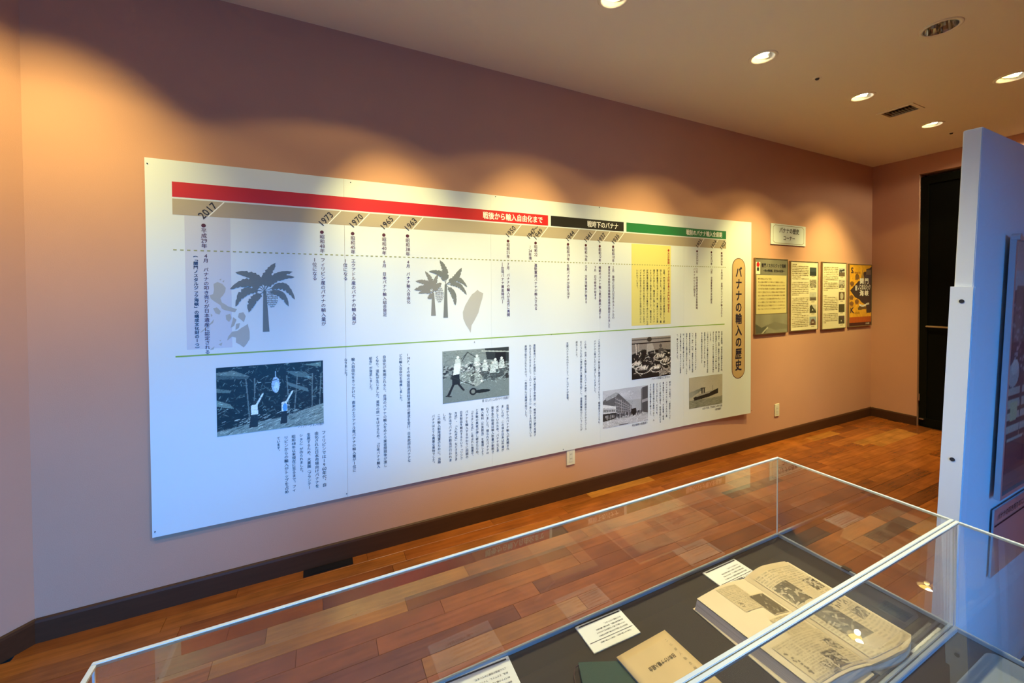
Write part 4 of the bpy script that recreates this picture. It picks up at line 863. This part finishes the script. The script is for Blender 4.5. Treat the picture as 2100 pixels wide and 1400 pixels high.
# cards lying in the case, lettering faces the far side
def card(label, pts, seed, texts):
    # pts: far-left, far-right, near-right, near-left on the deck
    P = [atZ(px, py, ZD+.004) for px, py in pts]; c = sum(P, Vector())/4; t = empty('caption_card', (c.x, c.y, ZD+.0003), label, 'card', 'caption cards in the display case')
    ux = ((P[1]-P[0])+(P[2]-P[3]))/2; W_ = ux.length; D_ = (((P[0]-P[3])+(P[1]-P[2]))/2).length
    t.rotation_euler = (0, 0, math.atan2(ux.y, ux.x)); box('card', (-W_/2, -D_/2, 0), (W_/2, D_/2, .004), M['card'], t, .0006)
    f = lambda u, v_: (W_/2-u*W_, D_/2-v_*D_, .0046)        # u,v read from the far side, v up = towards the near edge
    f2 = lambda u, v_: (W_/2-u*W_, D_/2-v_*D_, .0046)
    ik = Ink(); ik.rect(.05, .055, .95, .095); o = ik.build('thick_line', M['ink'], f2, t, (0, 0, 1))
    ik = Ink(); ik.rect(.04, .695, .96, .710); ik.build('thin_line', M['navy'], f2, t, (0, 0, 1))
    ik = Ink(); ik.row(texts[0], .10, .80, .80, .01, None, None)
    for V in ik.V: V[:, 1] = .80+(V[:, 1]-.80)*W_/D_*1.0
    ik.build('title', M['navy'], f2, t, (0, 0, 1))
    ik = Ink()
    for i, s_ in enumerate(texts[1:]):
        y = .60-.11*i; k = Ink(); k.row(s_, .10, .10+.80*min(1, len(s_)/24), y, .004)
        for V, in zip(k.V): V[:, 1] = y+(V[:, 1]-y)*W_/D_; 
        for V in k.V: pass
        ik.add(np.concatenate(k.V), k.F); ik.D[-1] = np.concatenate(k.D)
    ik.build('lettering', M['ink'], f2, t, (0, 0, 1)); return t
card('white caption card lying between the tan booklet and the wall side of the case', [(1180, 1284), (1273, 1248), (1311, 1296), (1218, 1341)], 1, ['「日本バナナ輸入組合」（日本バナナ輸入組合）', '昭和四十年に設立された輸入組合の資料で', 'バナナの輸入に関する記録がまとめられて', '組合員名簿や規約、当時の輸入量の統計', 'などが掲載されています。'])
card('white caption card tucked under the open scrapbook, farthest from the viewer', [(1440, 1174), (1505, 1145), (1560, 1180), (1494, 1213)], 2, ['「バナナ新聞切抜帳」', '昭和三十年代の新聞や雑誌のバナナに関する', '記事を集めた切抜帳です。台湾からの輸入', '自由化をめぐる動きや当時の価格の変動', 'などが記されています。'])
card('white caption card cut off by the bottom edge, beside the green book', [(895, 1401), (1040, 1345), (1082, 1425), (940, 1490)], 3, ['「バナナ輸入統計資料」', '昭和三十八年の輸入自由化以降の各国から', 'のバナナの輸入量をまとめた統計資料です', '台湾、エクアドル、フィリピンなどの産地', 'ごとに数値が掲載されています。'])
# small tag near the front right corner
P = [atZ(px, py, ZD+.004) for px, py in ((1868, 1335), (1925, 1286), (1942, 1297), (1885, 1346))]; c = sum(P, Vector())/4
t = empty('name_tag', (c.x, c.y, ZD+.0003), 'narrow pale name strip in the right front corner of the case', 'tag'); ux = P[1]-P[0]; t.rotation_euler = (0, 0, math.atan2(ux.y, ux.x)); W_ = .155
box('strip', (-W_/2, -.009, 0), (W_/2, .009, .004), M['card'], t, .0005)
ik = Ink(); ik.row('寄贈 松本 誠', -.05, .05, 0, .0, .009, 1.2); ik.build('lettering', M['ink'], lambda u, v_: (-u, -v_, .0046), t, (0, 0, 1))

# tan booklet resting on a green book
gb = empty('green_book', (.585, .66, ZD+.0003), 'dark green cloth bound book under the tan booklet, brown elastic at its side', 'book')
a = atZ(1186, 1356, ZD+.018); b = atZ(1262, 1352, ZD+.018); 
gb.location = (a.x, a.y, ZD+.0003); gb.rotation_euler = (0, 0, math.atan2(b.y-a.y, b.x-a.x)-.02)
bm = bmesh.new(); add_box(bm, (0, -.21, .0135), (.15, 0, .016)); add_box(bm, (0, -.21, 0), (.15, 0, .0025)); add_box(bm, (0, -.21, .0025), (.006, 0, .0135)); bmobj('cover', bm, M['greenb'], gb)
box('pages', (.006, -.207, .0025), (.147, -.003, .0135), M['paper2'], gb)
bm = bmesh.new(); pts = [(.0, -.004, .014), (-.008, -.006, .010), (-.014, -.02, .006), (-.013, -.045, .003), (-.008, -.07, .002), (-.002, -.08, .004)]
for p_, q_ in zip(pts[:-1], pts[1:]):
    p_ = Vector(p_); q_ = Vector(q_); d_ = (q_-p_); mt = Matrix.Translation((p_+q_)/2) @ d_.to_track_quat('Z', 'Y').to_matrix().to_4x4()
    bmesh.ops.create_cone(bm, cap_ends=True, segments=8, radius1=.0014, radius2=.0014, depth=d_.length*1.1, matrix=mt)
bmobj('elastic_band', bm, M['strap'], gb)
zb = ZD+.0168
A = atZ(1264, 1348, zb+.004); B = atZ(1363, 1292, zb+.004); C_ = atZ(1433, 1357, zb+.004)
tb = empty('tan_booklet', (A.x, A.y, zb), 'tan paper booklet with black lettering lying on the green book', 'booklet'); ang = math.atan2(B.y-A.y, B.x-A.x); tb.rotation_euler = (0, 0, ang)
W_ = (B-A).length; D_ = .225
bm = bmesh.new(); bmesh.ops.create_grid(bm, x_segments=10, y_segments=12, size=.5)
for v in bm.verts: v.co = Vector(((v.co.x+.5)*W_, (v.co.y-.5)*D_, .0045+.0015*math.sin((v.co.x+.5)*3.1)*math.sin((v.co.y+.5)*3.1)))
bmesh.ops.solidify(bm, geom=bm.faces[:], thickness=-.0007); bmobj('cover', bm, M['tanb'], tb, smooth=True)
box('pages', (.001, -D_+.001, .0002), (W_-.001, -.001, .0037), M['paper2'], tb)
ik = Ink(); ik.row('日本バナナ輸入組合', .22, .74, 0, .012, None)
V = np.concatenate(ik.V); V2 = np.stack([W_*(1-V[:, 0])-.0, -.105-V[:, 1]*W_*-1*-1*1.35], 1)
k = Ink(); k.add(np.stack([W_*V[:, 0], V[:, 1]*W_*1.3], 1), ik.F); k.D = [np.concatenate(ik.D)]; k.build('title', M['sep'], lambda u, v_: (W_-u, -.062-v_, .0068), tb, (0, 0, 1))
k = Ink(); k.column('この輸入組合規約', 0, 0, .11*-1, .0, em=.008); k.build('lettering', M['sepl'], lambda u, v_: (W_-.022+u*-1, -.018+v_, .0068), tb, (0, 0, 1))

# ------------------------------------------------------------------ the open scrapbook
SX, SY0, SY1 = 1.128, .462, .772                            # spine x, near and far ends (at page height)
HL, HR = .030, .026
def page_z(s_, side, yy):
    """s_ 0 at the spine to 1 at the outer edge, yy 0 near .. 1 far"""
    if side < 0: return .016 + .018*math.sin(min(1, s_*1.6)*math.pi/2) - .006*s_*s_*(1-.3*yy)
    return .016 + .017*math.sin(min(1, s_*2.2)*math.pi/2) - .017*max(0, s_-.45)*(1.2-.6*yy)
sb = empty('open_scrapbook', (SX, (SY0+SY1)/2, ZD), 'open scrapbook with yellowed pages and pasted newspaper cuttings', 'scrapbook')
cy_ = (SY0+SY1)/2
wl, wr = .205, .182
def xo(side, s_, yy): return (-wl if side < 0 else wr)*s_ + (.012*(1-yy)*s_ if side < 0 else 0)
def ysp(s_, side, yy, k=0):
    y = SY0+(SY1-SY0)*yy-cy_
    if side > 0: y += .022*math.sin(s_*3.0)*(1-yy)*-1 + (-.02*(s_)**2*yy)
    else: y += .016*(1-yy)*s_ + (-.004*s_*yy)
    return y
def page(side, dz, name, m, inset=0, n=22, k=14, zmul=1.0, curl=0):
    vs, fs = [], []
    for j in range(k+1):
        for i in range(n+1):
            s_ = i/n*(1-inset); yy = j/k
            vs.append((xo(side, s_, yy), ysp(s_, side, yy), page_z(s_, side, yy)*zmul+dz+curl*s_**3*(1-yy)))
    for j in range(k):
        for i in range(n): a = j*(n+1)+i; fs.append((a, a+1, a+n+2, a+n+1) if side > 0 else (a+1, a, a+n+1, a+n+2))
    o = mesh(name, vs, fs, m, sb)
    for p_ in o.data.polygons: p_.use_smooth = True
    return o
def block(side, zmul, name, m, dx=0):
    n, k = 16, 8; vs, fs = [], []
    for lay in (0, 1):
        for j in range(k+1):
            for i in range(n+1):
                s_ = i/n; yy = j/k; zz = page_z(s_, side, yy)*zmul-.0004 if lay else .003
                vs.append((xo(side, s_, yy)*(1-dx*(1-lay)), ysp(s_, side, yy), max(zz, .0031)))
    N = (n+1)*(k+1)
    def q(a, b, c, d_): fs.append((a, b, c, d_))
    for j in range(k):
        for i in range(n): a = N+j*(n+1)+i; q(a, a+1, a+n+2, a+n+1)
        q(j*(n+1)+n, (j+1)*(n+1)+n, N+(j+1)*(n+1)+n, N+j*(n+1)+n)
    for i in range(n): q(i, i+1, N+i+1, N+i); a = k*(n+1)+i; q(a+1, a, N+a, N+a+1)
    return mesh(name, vs, fs, m, sb)
box('cover_board', (-wl-.010, SY0-cy_-.006, .0002), (-.004, SY1-cy_+.002, .003), M['paper'], sb, .0008)
box('cover_board', (.004, SY0-cy_-.014, .0002), (wr+.002, SY1-cy_-.004, .003), M['cover'], sb, .0008)
block(-1, .93, 'page_block', M['paper2'], -.04); block(1, .80, 'page_block', M['paper2'], 0)
page(-1, 0, 'page', M['paper'], zmul=.955); page(1, 0, 'page', M['paper'], zmul=.84)
page(-1, .0012, 'page', M['paper']); page(1, .0, 'page', M['paper'], zmul=.93); page(1, .0018, 'page', M['news'], inset=.07)
# cuttings laid on the pages
def cutting(side, s0, s1, y0, y1, ras, dz, skew=0):
    def f(u, v_):
        s_ = s0+(s1-s0)*u; yy = y0+(y1-y0)*v_; yy = yy+skew*u
        return (xo(side, s_, yy), ysp(s_, side, yy), page_z(s_, side, yy)+dz)
    def g(u, v_): return f(1-u, v_) if side < 0 else f(u, v_)
    ras.build('newspaper_cutting', g, sb)
def newsras(w_, h_, seed, blocks, bg=(.60, .47, .28), head=None):
    r = Ras(w_, h_, bg); r.noise(.08, 6); rg = random.Random(seed); ink_ = tuple(c*.45 for c in bg)
    for y in np.arange(.03, .97, .055):
        x = .03
        while x < .97:
            L = rg.uniform(.01, .05)
            if rg.random() < .86: r.rect(x, y, min(x+L, .97), y+.030, ink_, rg.uniform(.3, .75))
            x += L+.008
    for x in (.33, .66): r.rect(x-.008, 0, x+.008, 1, bg)
    for (a, b, c, d_, kind) in blocks:
        r.rect(a-.01, b-.01, c+.01, d_+.01, bg)
        if kind == 'p':
            r.rect(a, b, c, d_, (.13, .10, .06))
            for _ in range(40):
                x, y = rg.uniform(a, c), rg.uniform(b, d_); r.line(x, y, min(c, max(a, x+rg.uniform(-.1, .1))), min(d_, max(b, y+rg.uniform(-.08, .08))), rg.uniform(.006, .02), rg.choice([(.42, .34, .22), (.06, .045, .03), (.25, .2, .12), (.55, .45, .3)]), .9)
            m_ = (r.X < a) | (r.X > c) | (r.Y < b) | (r.Y > d_)
        if kind == 'w': r.rect(a, b, c, d_, (.56, .44, .27))
        if kind == 'h':
            for _ in range(14): x = rg.uniform(a, c-.03); y = rg.uniform(b, d_-.04); r.rect(x, y, x+.03, y+.045, (.09, .06, .03), .85)
    r.noise(.07); return r
cutting(-1, .30, .66, .66, .96, newsras(70, 60, 1, [(.08, .62, .3, .9, 'h')]), .0022, .02)
cutting(-1, .06, .36, .56, .80, newsras(80, 60, 2, [(.02, .03, .98, .97, 'p')]), .0026)
cutting(-1, .06, .52, .30, .54, newsras(80, 60, 3, []), .0022)
cutting(-1, .02, .90, .02, .36, newsras(150, 90, 4, [(.04, .12, .16, .82, 'h'), (.48, .55, .74, .95, 'p'), (.78, .3, .96, .6, 'p'), (.30, .70, .46, .98, 'p')]), .0026)
cutting(1, .08, .90, .50, .94, newsras(130, 100, 5, [(.05, .35, .42, .85, 'p'), (.72, .45, .98, .75, 'p'), (.40, .68, .68, .86, 'w')]), .0034)
cutting(1, .06, .92, .03, .50, newsras(140, 110, 6, [(.10, .08, .48, .72, 'p'), (.52, .05, .92, .2, 'h'), (.66, .3, .95, .5, 'p'), (.10, .76, .5, .9, 'w')]), .0034)

# pale sheet added in the near case to imitate a reflection in its glass
t = empty('reflection_sheet', (1.322, .27, ZD), 'added grey sheet imitating a reflection in the near case at the bottom right corner', 'reflection_prop')
pts = []
for cx_, cy_, a0_ in ((.10, .07, 0), (-.10, .07, 90), (-.10, -.14, 180), (.10, -.14, 270)):
    for k in range(6): a = R(a0_+18*k); pts.append((cx_+.025*math.cos(a), cy_+.025*math.sin(a)))
prism('sheet', pts, .0004, .0028, M['reflection_prop'], t)

# ================================================================== WHITE PARTITION with the framed picture
PX, PY, PT = 1.80, .480, .042; LEAN = 1.85                  # left edge x, front face y at the top, thickness
hp = 1.952
pt = empty('partition', (PX, PY+math.sin(R(LEAN))*hp*1.0, .002), 'white free-standing partition panel lit blue, at the right edge', 'partition')
pt.rotation_euler = (R(LEAN), 0, 0)
LP = 1.2
box('panel', (0, 0, .03), (LP, PT, hp), M['part'], pt, .002)
bm = bmesh.new(); zs = 1.47
for a, b in (((-.008, -.002, .0), (.0, PT+.006, zs)), ((0, -.004, .0), (.035, -.0005, zs)), ((0, PT+.0005, 0), (.035, PT+.006, zs))): add_box(bm, a, b)
bmobj('end_casing', bm, M['sleeve'], pt)
box('floor_rail', (.0, -.004, 0), (LP, PT+.004, .03), M['sleeve'], pt)
for z in (1.425, .925):
    bm = bmesh.new(); bmesh.ops.create_cone(bm, cap_ends=True, segments=14, radius1=.006, radius2=.006, depth=.002, matrix=Matrix.Translation((-.009, PT*.5, z)) @ Matrix.Rotation(R(90), 4, 'Y')); bmobj('screw', bm, M['stop'], pt)
bpy.context.view_layer.update(); MW = pt.matrix_world
nP = (MW.to_3x3() @ Vector((0, -1, 0))).normalized(); P0 = MW @ Vector((0, -.002, 1)); IV = MW.inverted()
def onpart(px, py, d_=0): q = IV @ atP(px, py, P0+nP*d_, nP); return q.x, q.z
fx0 = onpart(2048, 950, .016)[0]; fz1 = onpart(2083, 484, .016)[1]; fz0 = onpart(2045, 1024, .016)[1]
fp = empty('framed_picture', MW @ Vector((fx0, -.004, fz0)), 'framed colour photograph hanging on the white partition, cut off by the right edge', 'picture'); fp.rotation_euler = pt.rotation_euler
FW, FH = .62, fz1-fz0
bm = bmesh.new(); f_ = .013
for a, b in (((0, -.022, 0), (FW, -.008, f_)), ((0, -.022, FH-f_), (FW, -.008, FH)), ((0, -.022, f_), (f_, -.008, FH-f_)), ((FW-f_, -.022, f_), (FW, -.008, FH-f_))): add_box(bm, a, b)
bmobj('frame', bm, M['alu'], fp)
r = Ras(110, 170, (.04, .05, .07)); rg = random.Random(21); r.rect(0, 0, 1, .22, (.60, .42, .36)); r.rect(0, .12, 1, .22, (.58, .5, .46)); r.noise(.08, 5)
for k in range(9): x = k/9; r.rect(x, .20-.05*rg.random(), x+.12, .40, rg.choice([(.16, .12, .11), (.22, .17, .15), (.10, .09, .11)]))
for _ in range(240): x, y = rg.random(), rg.uniform(.24, .52); r.rect(x, y, x+.03, y+.012, rg.choice([(.3, .24, .24), (.08, .07, .09), (.2, .12, .14), (.4, .36, .36)]), .8)
for x in (.14, .42, .70, .95):
    r.ell(x, .53, .09, .05, (.50, .42, .36)); r.ell(x+.02, .50, .06, .03, (.62, .56, .48)); r.poly([(x-.12, .58), (x+.12, .58), (x+.15, .80), (x-.13, .80)], (.5, .42, .33))
    for j in range(4): r.rect(x-.13, .61+.052*j, x+.14, .63+.052*j, (.03, .035, .05)); 
    r.poly([(x-.02, .64), (x+.10, .64), (x+.09, .72), (x-.01, .72)], (.58, .5, .26)); r.line(x-.05, .8, x-.05, .93, .014, (.02, .02, .05))
r.rect(0, .93, 1, 1, (.14, .12, .12)); r.noise(.1)
r.build('picture', lambda u, v_: (f_+(FW-2*f_)*u, -.012, f_+(FH-2*f_)*v_), fp)
mesh('pane', [(f_, -.018, f_), (FW-f_, -.018, f_), (FW-f_, -.018, FH-f_), (f_, -.018, FH-f_)], [(0, 1, 2, 3)], M['pglass'], fp)
box('backing', (f_*.5, -.011, f_*.5), (FW-f_*.5, -.006, FH-f_*.5), M['foam'], fp)
bm = bmesh.new(); bmesh.ops.create_cone(bm, cap_ends=True, segments=16, radius1=.011, radius2=.011, depth=.02, matrix=Matrix.Translation((.006, -.020, FH-.004)) @ Matrix.Rotation(R(90), 4, 'X')); bmobj('corner_clip', bm, M['alu'], fp)
cxp, czp = onpart(2037, 1046, .006); cz0 = czp-.24
cp = empty('caption_plate', MW @ Vector((cxp, -.0048, cz0)), 'clear caption plate with black underline below the framed picture', 'plate'); cp.rotation_euler = pt.rotation_euler
box('plate', (0, -.006, 0), (.60, -.001, czp-cz0), M['alu'], cp, .001)
ik = Ink(); ik.row('バナナの叩き売りのにぎわう門司港の桟橋通り', .03, .57, czp-cz0-.032, .004); ik.build('lettering', M['ink'], lambda u, v_: (u, -.0066, v_), cp)
ik = Ink(); ik.rect(.008, czp-cz0-.062, .59, czp-cz0-.056); ik.build('underline', M['ink'], lambda u, v_: (u, -.0066, v_), cp)
